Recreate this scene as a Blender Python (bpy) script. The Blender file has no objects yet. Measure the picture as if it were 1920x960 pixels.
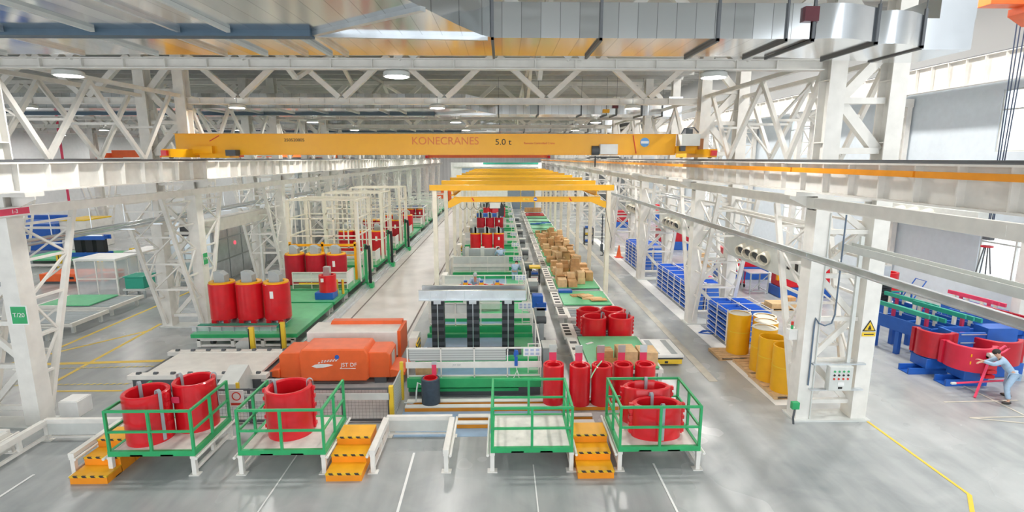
import bpy, math, random
from math import pi, sin, cos, tan, atan, radians as rad
from mathutils import Vector, Matrix
random.seed(7)
SC = bpy.context.scene
COL = SC.collection

# ------------------------------------------------------------------ camera, world, exposure
YAW, PITCH = rad(1.05), atan(.183)
cam_data = bpy.data.cameras.new('camera')
cam_data.lens = 18.75; cam_data.sensor_width = 36; cam_data.clip_end = 400
cam = bpy.data.objects.new('camera', cam_data); COL.objects.link(cam)
cam.location = (0, 0, 7.5)
cam.rotation_euler = (pi/2 - PITCH, 0, -YAW)
SC.camera = cam
SC.view_settings.view_transform = 'Standard'
SC.view_settings.look = 'None'
SC.view_settings.gamma = 1
SC.view_settings.use_curve_mapping = False
EXPOSURE = 0.18
LAMP_W = 190.0
SC.view_settings.exposure = EXPOSURE
world = bpy.data.worlds.new('sky'); SC.world = world
world.use_nodes = True
wn = world.node_tree.nodes; wl = world.node_tree.links
bg = wn['Background']
tc = wn.new('ShaderNodeTexCoord'); sx = wn.new('ShaderNodeSeparateXYZ'); rmp = wn.new('ShaderNodeValToRGB')
rmp.color_ramp.elements[0].color = (.80, .83, .86, 1); rmp.color_ramp.elements[0].position = .0
rmp.color_ramp.elements[1].color = (.92, .97, 1, 1); rmp.color_ramp.elements[1].position = .6
wl.new(tc.outputs['Generated'], sx.inputs[0]); wl.new(sx.outputs['Z'], rmp.inputs[0]); wl.new(rmp.outputs[0], bg.inputs['Color'])
bg.inputs['Strength'].default_value = 2.3

# ------------------------------------------------------------------ materials
MATS = {}
def mat(name, col, rough=.5, metal=0., var=.06, scale=3., bump=0., coat=0., alpha=1., emit=0.):
    m = bpy.data.materials.new(name); m.use_nodes = True
    nt = m.node_tree; b = nt.nodes['Principled BSDF']
    b.inputs['Roughness'].default_value = rough; b.inputs['Metallic'].default_value = metal
    b.inputs['Coat Weight'].default_value = coat
    if emit:
        b.inputs['Emission Color'].default_value = (*col, 1); b.inputs['Emission Strength'].default_value = emit
    if alpha < 1: b.inputs['Alpha'].default_value = alpha
    t = nt.nodes.new('ShaderNodeTexCoord'); n = nt.nodes.new('ShaderNodeTexNoise')
    n.inputs['Scale'].default_value = scale; n.inputs['Detail'].default_value = 4
    r = nt.nodes.new('ShaderNodeValToRGB')
    r.color_ramp.elements[0].position = .3; r.color_ramp.elements[1].position = .7
    r.color_ramp.elements[0].color = (*[max(0, c*(1-var)) for c in col], 1)
    r.color_ramp.elements[1].color = (*[min(1, c*(1+var)) for c in col], 1)
    nt.links.new(t.outputs['Object'], n.inputs['Vector']); nt.links.new(n.outputs['Fac'], r.inputs[0])
    nt.links.new(r.outputs[0], b.inputs['Base Color'])
    if bump:
        bp = nt.nodes.new('ShaderNodeBump'); bp.inputs['Strength'].default_value = bump
        nt.links.new(n.outputs['Fac'], bp.inputs['Height']); nt.links.new(bp.outputs[0], b.inputs['Normal'])
    MATS[name] = m
    return m
WHITE = mat('white_paint', (.82, .80, .75), .45)
CREAM = mat('cream_paint', (.83, .78, .65), .45)
PALE = mat('pale_grey_paint', (.66, .68, .65), .5)
GREY = mat('grey_paint', (.42, .46, .47), .5)
DARK = mat('dark_grey_paint', (.10, .11, .12), .55)
BLACK = mat('black_rubber', (.02, .022, .025), .5)
STEEL = mat('galvanised_steel', (.68, .72, .75), .28, .8, .12, 2)
RAILM = mat('worn_rail_steel', (.16, .17, .18), .5, .5)
GREEN = mat('green_paint', (.03, .40, .14), .4, var=.1)
LGREEN = mat('light_green_deck', (.13, .52, .25), .38, var=.08)
TEAL = mat('teal_paint', (.03, .36, .25), .45)
RED = mat('red_epoxy', (.72, .012, .022), .28, var=.08, coat=.3)
DRED = mat('dark_red_epoxy', (.50, .010, .025), .35, var=.12)
PINK = mat('pink_red_paint', (.80, .06, .14), .4)
ORANGE = mat('orange_paint', (.90, .15, .035), .4)
AMBER = mat('amber_crane_paint', (1.0, .47, .006), .32, var=.03)
GOLD = mat('golden_yellow_paint', (.86, .45, .01), .38, var=.04)
YEL = mat('yellow_paint', (.85, .58, .04), .4)
STAIRM = mat('orange_yellow_tread', (.95, .46, .015), .4, var=.08)
BLUE = mat('blue_paint', (.02, .12, .50), .4)
BINBLUE = mat('blue_plastic', (.045, .18, .70), .35, var=.1)
SKYB = mat('blue_floor_paint', (.28, .42, .58), .4, var=.08)
CARD = mat('brown_cardboard', (.62, .36, .16), .75, var=.14, scale=5)
WOOD = mat('pallet_wood', (.66, .45, .24), .7, var=.15, scale=6)
STRAPM = mat('grey_webbing', (.38, .42, .45), .7)
DENIM = mat('blue_work_cloth', (.36, .50, .66), .8, var=.1, scale=12)
SKINM = mat('skin', (.62, .36, .25), .55)
HAIRM = mat('dark_hair', (.03, .025, .02), .7)
INK = mat('black_print', (.02, .02, .02), .6)
WPRINT = mat('white_print', (.88, .88, .86), .5)
KONEM = mat('pale_orange_print', (.85, .22, .05), .5)
REDPRINT = mat('red_print', (.7, .05, .03), .5)
ROOFM = mat('roof_sheet', (.58, .58, .55), .6, var=.05)
WALLW = mat('wall_panel_white', (.80, .82, .83), .6, var=.03)
WALLB = mat('wall_panel_blue_grey', (.70, .77, .83), .6, var=.03)
DECKM = mat('pale_deck_board', (.76, .74, .68), .6, var=.12, scale=4)
FILM = mat('clear_plastic_wrap', (.62, .66, .68), .15, 0, .2, 6, .4)
LAMPE = mat('lamp_diffuser', (1., 1., 1.), .4, emit=14.)
SCREEN = mat('lit_indicator', (1., .08, .12), .4, emit=1.2)

def glass(name, col, a):
    m = mat(name, col, .06, alpha=a); return m
GLASS = glass('window_glass', (.85, .92, .95), .12)
PLEXI = glass('clear_panel', (.70, .76, .78), .35)

def floor_mat():
    m = bpy.data.materials.new('sealed_concrete'); m.use_nodes = True
    nt = m.node_tree; N = nt.nodes.new; L = nt.links.new; b = nt.nodes['Principled BSDF']
    t = N('ShaderNodeTexCoord')
    n1 = N('ShaderNodeTexNoise'); n1.inputs['Scale'].default_value = .3; n1.inputs['Detail'].default_value = 3; n1.inputs['Roughness'].default_value = .5
    n2 = N('ShaderNodeTexNoise'); n2.inputs['Scale'].default_value = 1.0; n2.inputs['Detail'].default_value = 6; n2.inputs['Distortion'].default_value = 1.2
    mp = N('ShaderNodeMapping'); mp.inputs['Scale'].default_value = (1.5, .12, 1)
    n3 = N('ShaderNodeTexNoise'); n3.inputs['Scale'].default_value = 1.4; n3.inputs['Detail'].default_value = 4
    L(t.outputs['Object'], n1.inputs[0]); L(t.outputs['Object'], n2.inputs[0]); L(t.outputs['Object'], mp.inputs[0]); L(mp.outputs[0], n3.inputs[0])
    a = N('ShaderNodeMath'); a.operation = 'MULTIPLY_ADD'; a.inputs[1].default_value = .52
    a2 = N('ShaderNodeMath'); a2.operation = 'MULTIPLY_ADD'; a2.inputs[1].default_value = .24
    a3 = N('ShaderNodeMath'); a3.operation = 'MULTIPLY'; a3.inputs[1].default_value = .26
    L(n3.outputs['Fac'], a3.inputs[0]); L(n2.outputs['Fac'], a2.inputs[0]); L(a3.outputs[0], a2.inputs[2])
    L(n1.outputs['Fac'], a.inputs[0]); L(a2.outputs[0], a.inputs[2])
    r = N('ShaderNodeValToRGB')
    e = r.color_ramp.elements; e[0].position = .15; e[0].color = (.13, .16, .17, 1); e[1].position = .85; e[1].color = (.66, .67, .66, 1)
    L(a.outputs[0], r.inputs[0]); L(r.outputs[0], b.inputs['Base Color'])
    rr = N('ShaderNodeMapRange'); rr.inputs['To Min'].default_value = .25; rr.inputs['To Max'].default_value = .29
    L(n1.outputs['Fac'], rr.inputs[0]); L(rr.outputs[0], b.inputs['Roughness'])
    return m
FLOORM = floor_mat()
LANEM = mat('pale_lane_concrete', (.56, .53, .50), .3, var=.12, scale=.8)

def panel_mat(name, col, metal, rough, width):
    """sheet metal in strips across x, every strip a slightly different tone"""
    m = bpy.data.materials.new(name); m.use_nodes = True
    nt = m.node_tree; N = nt.nodes.new; L = nt.links.new; b = nt.nodes['Principled BSDF']
    b.inputs['Metallic'].default_value = metal
    t = N('ShaderNodeTexCoord'); s = N('ShaderNodeSeparateXYZ'); L(t.outputs['Object'], s.inputs[0])
    d = N('ShaderNodeMath'); d.operation = 'DIVIDE'; d.inputs[1].default_value = width; L(s.outputs['X'], d.inputs[0])
    fl = N('ShaderNodeMath'); fl.operation = 'FLOOR'; L(d.outputs[0], fl.inputs[0])
    wn_ = N('ShaderNodeTexWhiteNoise'); wn_.noise_dimensions = '1D'; L(fl.outputs[0], wn_.inputs['W'])
    fr = N('ShaderNodeMath'); fr.operation = 'FRACT'; L(d.outputs[0], fr.inputs[0])
    lt = N('ShaderNodeMath'); lt.operation = 'LESS_THAN'; lt.inputs[1].default_value = .035; L(fr.outputs[0], lt.inputs[0])
    r = N('ShaderNodeValToRGB'); e = r.color_ramp.elements
    e[0].color = (*[c*.9 for c in col], 1); e[1].color = (*[min(1, c*1.04) for c in col], 1); L(wn_.outputs['Value'], r.inputs[0])
    mx = N('ShaderNodeMixRGB'); mx.inputs[2].default_value = (*[c*.5 for c in col], 1)
    L(lt.outputs[0], mx.inputs[0]); L(r.outputs[0], mx.inputs[1]); L(mx.outputs[0], b.inputs['Base Color'])
    rr = N('ShaderNodeMapRange'); rr.inputs['To Min'].default_value = rough*.8; rr.inputs['To Max'].default_value = rough*1.25
    L(wn_.outputs['Value'], rr.inputs[0]); L(rr.outputs[0], b.inputs['Roughness'])
    return m
DUCTM = panel_mat('duct_sheet_metal', (.72, .75, .77), .95, .13, .42)
DUCTB = mat('bright_duct_metal', (.78, .81, .84), .16, 1., .05, 2)
CORRW = panel_mat('corrugated_white_sheet', (.82, .83, .83), 0, .55, .25)

def stripe_mat(name, ca, cb, sc, rot):
    m = bpy.data.materials.new(name); m.use_nodes = True
    nt = m.node_tree; N = nt.nodes.new; L = nt.links.new; b = nt.nodes['Principled BSDF']
    t = N('ShaderNodeTexCoord'); mp = N('ShaderNodeMapping'); mp.inputs['Rotation'].default_value = rot
    w = N('ShaderNodeTexWave'); w.inputs['Scale'].default_value = sc
    r = N('ShaderNodeValToRGB'); r.color_ramp.interpolation = 'CONSTANT'
    e = r.color_ramp.elements; e[0].color = (*ca, 1); e[1].color = (*cb, 1); e[1].position = .5
    L(t.outputs['Object'], mp.inputs[0]); L(mp.outputs[0], w.inputs[0]); L(w.outputs['Fac'], r.inputs[0]); L(r.outputs[0], b.inputs['Base Color'])
    b.inputs['Roughness'].default_value = .5
    return m
HAZARD = stripe_mat('yellow_black_hazard_stripe', (.82, .52, .02), (.03, .03, .03), 2.2, (0, rad(45), 0))
HAZFLOOR = stripe_mat('yellow_grey_floor_stripe', (.75, .60, .12), (.30, .32, .32), 2.0, (0, 0, rad(45)))
BLACKCORE = stripe_mat('black_laminated_core', (.012, .014, .018), (.05, .055, .065), 1.15, (0, rad(90), 0))
MESHPANEL = stripe_mat('perforated_grey_panel', (.62, .64, .62), (.42, .44, .43), 4.0, (0, rad(90), 0))

# ------------------------------------------------------------------ mesh builder
class MB:
    def __init__(s): s.v = []; s.f = []; s.m = []
    def add(s, vs, fs, mi=0):
        o = len(s.v); s.v += [tuple(p) for p in vs]
        for f in fs: s.f.append([i+o for i in f]); s.m.append(mi)
        return s
    def box(s, x0, x1, y0, y1, z0, z1, mi=0):
        return s.add([(x0,y0,z0),(x1,y0,z0),(x1,y1,z0),(x0,y1,z0),(x0,y0,z1),(x1,y0,z1),(x1,y1,z1),(x0,y1,z1)],
              [(3,2,1,0),(4,5,6,7),(0,1,5,4),(1,2,6,5),(2,3,7,6),(3,0,4,7)], mi)
    def cbox(s, c, d, mi=0):
        return s.box(c[0]-d[0]/2, c[0]+d[0]/2, c[1]-d[1]/2, c[1]+d[1]/2, c[2]-d[2]/2, c[2]+d[2]/2, mi)
    def bar(s, p, q, w=.1, h=None, mi=0, up=(0,0,1)):
        h = h or w; p = Vector(p); q = Vector(q); d = (q-p).normalized(); u = Vector(up)
        if abs(d.dot(u)) > .98: u = Vector((0,1,0))
        r = d.cross(u).normalized()*(w/2); t = r.cross(d).normalized()*(h/2)
        vs = [p-r-t, p+r-t, p+r+t, p-r+t, q-r-t, q+r-t, q+r+t, q-r+t]
        return s.add(vs, [(0,1,2,3),(7,6,5,4),(1,0,4,5),(2,1,5,6),(3,2,6,7),(0,3,7,4)], mi)
    def tube(s, pts, r=.02, n=8, mi=0):
        pts = [Vector(p) for p in pts]; o = len(s.v); k = len(pts); ref = None
        for i, p in enumerate(pts):
            d = (pts[min(i+1, k-1)]-pts[max(i-1, 0)]).normalized()
            if ref is None: ref = Vector((0,0,1)) if abs(d.z) < .9 else Vector((1,0,0))
            a = d.cross(ref).normalized(); b = a.cross(d).normalized(); ref = b
            rr = r[i] if isinstance(r, (list, tuple)) else r
            for j in range(n):
                g = 2*pi*j/n; s.v.append(tuple(p + a*(rr*cos(g)) + b*(rr*sin(g))))
        for i in range(k-1):
            for j in range(n):
                j2 = (j+1) % n; s.f.append([o+i*n+j, o+i*n+j2, o+(i+1)*n+j2, o+(i+1)*n+j]); s.m.append(mi)
        s.f.append([o+j for j in range(n)][::-1]); s.f.append([o+(k-1)*n+j for j in range(n)]); s.m += [mi, mi]
        return s
    def lathe(s, prof, c=(0,0,0), n=32, mi=0, sx=1., sy=1., a0=0., a1=2*pi, closed=False):
        """prof: (r, z) from bottom outside; closed=True joins last to first (ring)"""
        full = abs(a1-a0-2*pi) < 1e-6; o = len(s.v); cols = n if full else n+1; k = len(prof)
        for j in range(cols):
            g = a0+(a1-a0)*j/n
            for r, z in prof: s.v.append((c[0]+r*cos(g)*sx, c[1]+r*sin(g)*sy, c[2]+z))
        for j in range(n):
            j2 = (j+1) % cols
            for i in range(k if closed else k-1):
                i2 = (i+1) % k; s.f.append([o+j*k+i, o+j2*k+i, o+j2*k+i2, o+j*k+i2]); s.m.append(mi)
        if not full and closed:
            s.f.append([o+i for i in range(k)]); s.f.append([o+n*k+i for i in range(k)][::-1]); s.m += [mi, mi]
        return s
    def ring(s, c, ro, ri, z0, z1, n=32, mi=0, sx=1., sy=1., lip=.015, a0=0., a1=2*pi):
        return s.lathe([(ri,z0),(ro,z0),(ro,z1-lip),(ro-lip,z1),(ri+lip,z1),(ri,z1-lip)], c, n, mi, sx, sy, a0, a1, True)
    def cyl(s, c, r, z0, z1, n=20, mi=0, lip=0., sx=1., sy=1.):
        o = len(s.v); pr = [(r,z0),(r,z1-lip),(r-lip,z1)] if lip else [(r,z0),(r,z1)]; k = len(pr)
        s.lathe(pr, c, n, mi, sx, sy)
        s.f.append([o+j*k for j in range(n)][::-1]); s.f.append([o+j*k+k-1 for j in range(n)]); s.m += [mi, mi]
        return s
    def disc_x(s, c, r, t, n=20, mi=0, ax=0):
        """short cylinder whose axis is x (ax=0) or y (ax=1)"""
        o = len(s.v)
        for e in (-t/2, t/2):
            for j in range(n):
                g = 2*pi*j/n
                s.v.append((c[0]+e, c[1]+r*cos(g), c[2]+r*sin(g)) if ax == 0 else (c[0]+r*cos(g), c[1]+e, c[2]+r*sin(g)))
        for j in range(n):
            j2 = (j+1) % n; s.f.append([o+j, o+j2, o+n+j2, o+n+j]); s.m.append(mi)
        s.f.append([o+j for j in range(n)][::-1]); s.f.append([o+n+j for j in range(n)]); s.m += [mi, mi]
        return s
    def ball(s, c, rx, ry=None, rz=None, n=12, mi=0):
        ry = ry or rx; rz = rz or rx; k = n//2
        o = len(s.v)
        for i in range(1, k):
            t = pi*i/k
            for j in range(n): s.v.append((c[0]+rx*sin(t)*cos(2*pi*j/n), c[1]+ry*sin(t)*sin(2*pi*j/n), c[2]+rz*cos(t)))
        a = len(s.v); s.v += [(c[0],c[1],c[2]+rz), (c[0],c[1],c[2]-rz)]
        for i in range(k-2):
            for j in range(n):
                j2 = (j+1) % n; s.f.append([o+i*n+j, o+(i+1)*n+j, o+(i+1)*n+j2, o+i*n+j2]); s.m.append(mi)
        for j in range(n):
            j2 = (j+1) % n
            s.f.append([a, o+j, o+j2]); s.f.append([a+1, o+(k-2)*n+j2, o+(k-2)*n+j]); s.m += [mi, mi]
        return s
    def prism(s, poly, axis, a, b, mi=0):
        """poly: 2D outline; axis 'x': (y,z), 'y': (x,z), 'z': (x,y)"""
        def P(u, w, t): return (t,u,w) if axis == 'x' else (u,t,w) if axis == 'y' else (u,w,t)
        n = len(poly); vs = [P(u,w,a) for u,w in poly]+[P(u,w,b) for u,w in poly]
        fs = [list(range(n))[::-1], [n+i for i in range(n)]]+[[i,(i+1)%n,n+(i+1)%n,n+i] for i in range(n)]
        return s.add(vs, fs, mi)
    def build(s, name, mats, parent=None, loc=None, rz=0., smooth=True, bevel=0.):
        me = bpy.data.meshes.new(name); me.from_pydata(s.v, [], s.f)
        for m in (mats if isinstance(mats, (list, tuple)) else [mats]): me.materials.append(m)
        me.polygons.foreach_set('material_index', s.m)
        bm_fix(me)
        if smooth:
            me.polygons.foreach_set('use_smooth', [True]*len(me.polygons)); me.set_sharp_from_angle(angle=rad(38))
        me.update()
        o = bpy.data.objects.new(name, me); COL.objects.link(o)
        if parent: o.parent = parent
        if loc: o.location = loc
        o.rotation_euler.z = rz
        if bevel:
            bv = o.modifiers.new('bevel', 'BEVEL'); bv.width = bevel; bv.segments = 2; bv.limit_method = 'ANGLE'; bv.angle_limit = rad(50)
        return o
import bmesh
def bm_fix(me):
    b = bmesh.new(); b.from_mesh(me); bmesh.ops.recalc_face_normals(b, faces=b.faces); b.to_mesh(me); b.free()

def tag(o, label=None, cat=None, group=None, kind=None):
    if label: o['label'] = label
    if cat: o['category'] = cat
    if group: o['group'] = group
    if kind: o['kind'] = kind
    return o
def T(name, label, cat, loc=(0,0,0), rz=0., group=None):
    o = bpy.data.objects.new(name, None); COL.objects.link(o); o.location = loc; o.rotation_euler = (0,0,rz)
    o.empty_display_size = .2
    return tag(o, label, cat, group)
KIDS = {}
def copy_tree(o, par=None):
    c = o.copy(); COL.objects.link(c)
    if par: c.parent = par
    for ch in list(o.children): copy_tree(ch, c)
    return c
def dup(o, loc, rz=None, label=None, group=None):
    c = copy_tree(o); c.location = loc
    if rz is not None: c.rotation_euler.z = rz
    if label: c['label'] = label
    if group: c['group'] = group
    return c
def struct(name, mb, m, **k):
    return tag(mb.build(name, m, **k), kind='structure')
def text(body, parent, loc, size, m, rot=(pi/2,0,0), name='lettering', sx=1., align='CENTER'):
    cu = bpy.data.curves.new(name, 'FONT'); cu.body = body; cu.size = size; cu.extrude = .003; cu.align_x = align; cu.align_y = 'CENTER'
    cu.materials.append(m)
    tmp = bpy.data.objects.new(name, cu); COL.objects.link(tmp)
    bpy.context.view_layer.update()
    me = bpy.data.meshes.new_from_object(tmp.evaluated_get(bpy.context.evaluated_depsgraph_get()))
    bpy.data.objects.remove(tmp); bpy.data.curves.remove(cu)
    me.materials.clear(); me.materials.append(m)
    o = bpy.data.objects.new(name, me); COL.objects.link(o); o.parent = parent; o.location = loc; o.rotation_euler = rot; o.scale = (sx,1,1)
    return o
ORD = ['first','second','third','fourth','fifth','sixth','seventh','eighth','ninth','tenth','eleventh','twelfth','thirteenth','fourteenth','fifteenth','sixteenth','seventeenth','eighteenth','nineteenth','twentieth']

# ------------------------------------------------------------------ floor, walls, roof
XL, XR, YF, YE = -13.5, 8.72, -3., 124.
BAY = [14.5 + 9.15*i for i in range(12)]
FADED = mat('faded_yellow_paint', (.57,.54,.46), .4, var=.2, scale=2)
struct('floor', MB().box(-58, 23.4, -8, YE+.4, -.2, 0), FLOORM)
struct('floor_lane', MB().box(-7.85, -3.95, 17.2, 112, 0, .004), LANEM)
struct('floor_paint_blue', MB().box(-3.0, 1.75, 13.5, 15.8, 0, .004), SKYB)
for k, (p, q, w, m) in enumerate([
    ((-17.85,20.6),(-17.95,60),.14,YEL), ((-15.75,23.9),(-15.2,16.3),.14,YEL), ((-15.6,23),(-24,11),.14,YEL),
    ((-17.4,19.0),(-12.6,19.3),.22,YEL), ((-15.2,16.65),(-12.5,16.65),.10,YEL),
    ((-17.2,18.55),(-12.8,18.75),.10,HAZFLOOR), ((-16.4,17.15),(-12.6,17.2),.10,HAZFLOOR),
    ((10.56,14.6),(10.56,10.68),.07,YEL), ((10.56,10.72),(9.7,9.6),.09,YEL),
    ((15.4,18.6),(15.5,12.2),.07,FADED), ((13.8,15.33),(16.2,15.4),.07,FADED), ((13.7,14.3),(16,14.36),.07,FADED), ((13.7,14.3),(16.4,13.6),.07,FADED),
    ((7.2,17),(7.2,60),.3,FADED),
    ((-2.3,12.7),(-2.27,9.6),.06,WPRINT), ((.75,12.1),(.76,9.6),.03,WPRINT), ((3.75,12.1),(3.75,9.6),.05,WPRINT), ((-11.3,11.9),(-11.36,10.2),.06,WPRINT), ((-5.29,12.7),(-5.28,9.6),.035,WPRINT),
    ((8.72,15.2),(8.72,50),.62,WPRINT)]):
    d = Vector((q[0]-p[0], q[1]-p[1], 0))
    o = MB().bar((-d.length/2,0,.003), (d.length/2,0,.003), w, .004).build('floor_marking', m, loc=((p[0]+q[0])/2, (p[1]+q[1])/2, .001 + .0004*k), rz=math.atan2(d.y, d.x))
    tag(o, kind='structure')
for x in (-7.2, -4.15):
    struct('floor_slot', MB().box(x-.04, x+.04, 17.3, 111, .003, .008), mat('dark_slot_%d' % int(x*-10), (.16,.13,.12), .6))

# right wall with window openings, left wall, end wall
WINS = [(21.4, 25.0), (39.7, 43.3), (58, 61.6)]
w = MB()
ys = [YF-5] + [y for a in WINS for y in a] + [YE]
for i in range(0, len(ys), 2): w.box(23, 23.35, ys[i], ys[i+1], 0, 12.4)
for a, b in WINS:
    w.box(23, 23.35, a, b, 0, 1.6); w.box(23, 23.35, a, b, 4.6, 7.8); w.box(23, 23.35, a, b, 10.6, 12.4)
struct('wall_right', w, WALLB)
struct('trim_1', MB().box(22.9, 23, YF-5, YE, 0, .3), PALE)
struct('wall_right_upper', MB().box(23.0, 23.35, YF-5, YE, 12.4, 17), CORRW)
struct('wall_left', MB().box(-45, -44.6, YF-5, YE, 0, 13), WALLW)
struct('wall_end', MB().box(-58, 23.35, YE, YE+.4, 0, 17), CORRW)
k = 0
for a, b in WINS:
    for z0, z1 in ((1.6, 4.6), (7.8, 10.6)):
        k += 1
        f = MB()
        for y in (a+.04, (a+b)/2, b-.04): f.box(23.05, 23.15, y-.04, y+.04, z0, z1)
        for z in (z0+.04, (z0+z1)/2+.5, z1-.04): f.box(23.06, 23.14, a, b, z-.035, z+.035)
        o = struct('window_%d' % k, f, PALE)
        MB().box(23.09, 23.11, a+.05, b-.05, z0+.05, z1-.05).build('window_pane', GLASS, o)
r = MB().box(-58, 10.9, -8, YE+.4, 12.35, 12.5)
for y in [-7 + 1.83*i for i in range(71)]: r.box(-58, 10.9, y-.05, y+.05, 12.15, 12.35)
struct('ceiling', r, ROOFM)
r = MB().box(10.9, 23.4, 2, YE+.4, 16.6, 16.75)
for y in [6 + 1.83*i for i in range(64)]: r.box(10.9, 23.35, y-.05, y+.05, 16.4, 16.6)
struct('ceiling_right', r, ROOFM)
struct('wall_clerestory', MB().box(10.75, 10.9, 4, YE, 12.5, 16.7), CORRW)

# ------------------------------------------------------------------ lattice columns
def column_proto(s, near=True):
    """s=+1: outer leg towards +x"""
    t = T('steel_column', 'white lattice steel column', 'column')
    X = 1.62*s
    for x in (0, X):
        m = MB(); m.box(x-.22, x+.22, -.25, -.21, 0, 12.1); m.box(x-.22, x+.22, .21, .25, 0, 12.1); m.box(x-.03, x+.03, -.21, .21, 0, 12.1)
        m.box(x-.22, x-.19, -.21, .21, 0, 6.1); m.box(x+.19, x+.22, -.21, .21, 0, 6.1)
        for z in (2.2, 4.4, 7.9, 9.5): m.box(x-.215, x+.215, -.21, .21, z, z+.03)
        m.build('leg', WHITE, t)
    m = MB(); zs = [.5, 1.75, 3.0, 4.25, 5.5, 6.4]
    for i, z in enumerate(zs):
        m.bar((.22*s, 0, z), (X-.22*s, 0, z), .14, .12)
        if i < 5: m.bar((.22*s, .12, z if i % 2 else zs[i+1]), (X-.22*s, .12, zs[i+1] if i % 2 else z), .1, .16)
    m.build('lower_lacing', WHITE, t); m = MB()
    zs = [7.7, 9.0, 10.3, 11.6]
    for i, z in enumerate(zs):
        m.bar((.22*s, 0, z), (X-.22*s, 0, z), .2, .16)
        if i < 3: m.bar((.22*s, .05, z if i % 2 else zs[i+1]), (X-.22*s, .05, zs[i+1] if i % 2 else z), .2, .26)
    m.build('upper_lacing', WHITE, t)
    m = MB().box(min(-.3*s, X+.3*s), max(-.3*s, X+.3*s), -.36, .36, 0, .05); m.build('base_plate', PALE, t)
    m = MB().box(-.85*s if s > 0 else .22, -.22 if s > 0 else .85, -.3, .3, 6.5, 6.62)
    m.prism([(-.22*s, 6.12), (-.22*s, 6.5), (-.85*s, 6.5), (-.85*s, 6.42)], 'y', -.02, .02)
    m.build('bracket', WHITE, t)
    return t
def brace_mb(s, sy):
    m = MB(); X = 1.62*s
    top = (2.3*sy, 6.1); bot = (.34*sy, .2)
    def yz(z): f = (z-bot[1])/(top[1]-bot[1]); return bot[0]+(top[0]-bot[0])*f
    for x in (0, X):
        m.bar((x, bot[0], bot[1]), (x, top[0], top[1]), .15, .13)
        zs = [1.4, 2.5, 3.6, 4.7, 5.7]
        for i, z in enumerate(zs):
            m.bar((x, .25*sy, z), (x, yz(z)-.05*sy, z), .07, .07)
            if i: m.bar((x, .25*sy, zs[i-1] if i % 2 else z), (x, yz(z if i % 2 else zs[i-1])-.05*sy, z if i % 2 else zs[i-1]), .06, .06)
    for i, z in enumerate((1.9, 3.1, 4.3, 5.4)):
        m.bar((.07*s, yz(z), z), (X-.07*s, yz(z), z), .07)
        if i: m.bar((.07*s, yz(z), z), (X-.07*s, yz(z-1.2), z-1.2), .05)
    return m
COLS = {}
for side, s, x0, nm in (('left', -1, XL, 'left'), ('right', 1, XR, 'right')):
    pr = column_proto(s)
    for i, y in enumerate(BAY):
        lab = 'white lattice steel column, %s from the front in the %s row' % (ORD[i], 'left' if s < 0 else 'right')
        c = pr if i == 0 else copy_tree(pr)
        c.location = (x0 + (.2 if s < 0 and i == 0 else 0), y, 0); c['label'] = lab; c['group'] = 'lattice columns of the main hall'; c['kind'] = 'thing'
        COLS[side, i] = c
    far = brace_mb(s, 1); near = brace_mb(s, -1)
    of = far.build('brace', WHITE, COLS[side, 0]); on = near.build('brace', WHITE, COLS[side, 1])
    for i in range(12):
        if i: a = of.copy(); COL.objects.link(a); a.parent = COLS[side, i]
        if i > 1: a = on.copy(); COL.objects.link(a); a.parent = COLS[side, i]
# outer columns: left hall row and right wall row
def plain_col(h, w, d, red=False):
    m = MB(); m.box(-w/2, w/2, -d/2, -d/2+.04, 0, h); m.box(-w/2, w/2, d/2-.04, d/2, 0, h); m.box(-.03, .03, -d/2+.04, d/2-.04, 0, h)
    return m
t0 = None
for i in range(2, 11):
    lab = 'white steel column with diagonal knee braces, %s along the far row of the left hall' % ORD[i-2]
    if t0 is None:
        t0 = T('hall_column', lab, 'column', group='columns of the left hall')
        plain_col(12, .5, .6).build('leg', WHITE, t0)
        b = MB()
        for sy in (-1, 1):
            for x in (-.3, .3): b.bar((x, .35*sy, .2), (x, 2.2*sy, 6.2), .13)
            for z in (1.6, 2.8, 4., 5.2):
                yy = (.35+1.85*(z-.2)/6)*sy
                b.bar((-.3, .3*sy, z), (-.3, yy, z), .07); b.bar((.3, .3*sy, z), (.3, yy, z), .07); b.bar((-.3, yy, z), (.3, yy, z), .06)
        b.build('brace', WHITE, t0); t0.location = (-37.8, BAY[i], 0)
    else: dup(t0, (-37.8, BAY[i], 0), label=lab)
t0 = None
for i in range(0, 11):
    lab = 'white lattice wall column carrying the high crane beam, %s along the right wall' % ORD[i]
    y = 12.2 + 9.15*i
    if t0 is None:
        t0 = T('wall_column', lab, 'column', group='columns along the right wall')
        for x in (-.45, .55): 
            m = MB(); m.box(x-.14, x+.14, -.2, .2, 0, 10.75); m.build('leg', WHITE, t0)
        b = MB()
        for j in range(9):
            z = .6+1.15*j; b.bar((-.31, 0, z), (.41, 0, z), .08); b.bar((-.31, 0, z+(1.15 if j % 2 else 0)), (.41, 0, z+(0 if j % 2 else 1.15)), .08)
        b.build('lacing', WHITE, t0)
        MB().prism([(-1.1, 10.75), (-1.1, 10.6), (-.6, 10.3), (.7, 10.3), (.7, 10.75)], 'y', -.25, .25).build('bracket', WHITE, t0)
        t0.location = (22.2, y, 0)
    else: dup(t0, (22.2, y, 0), label=lab)

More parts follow.
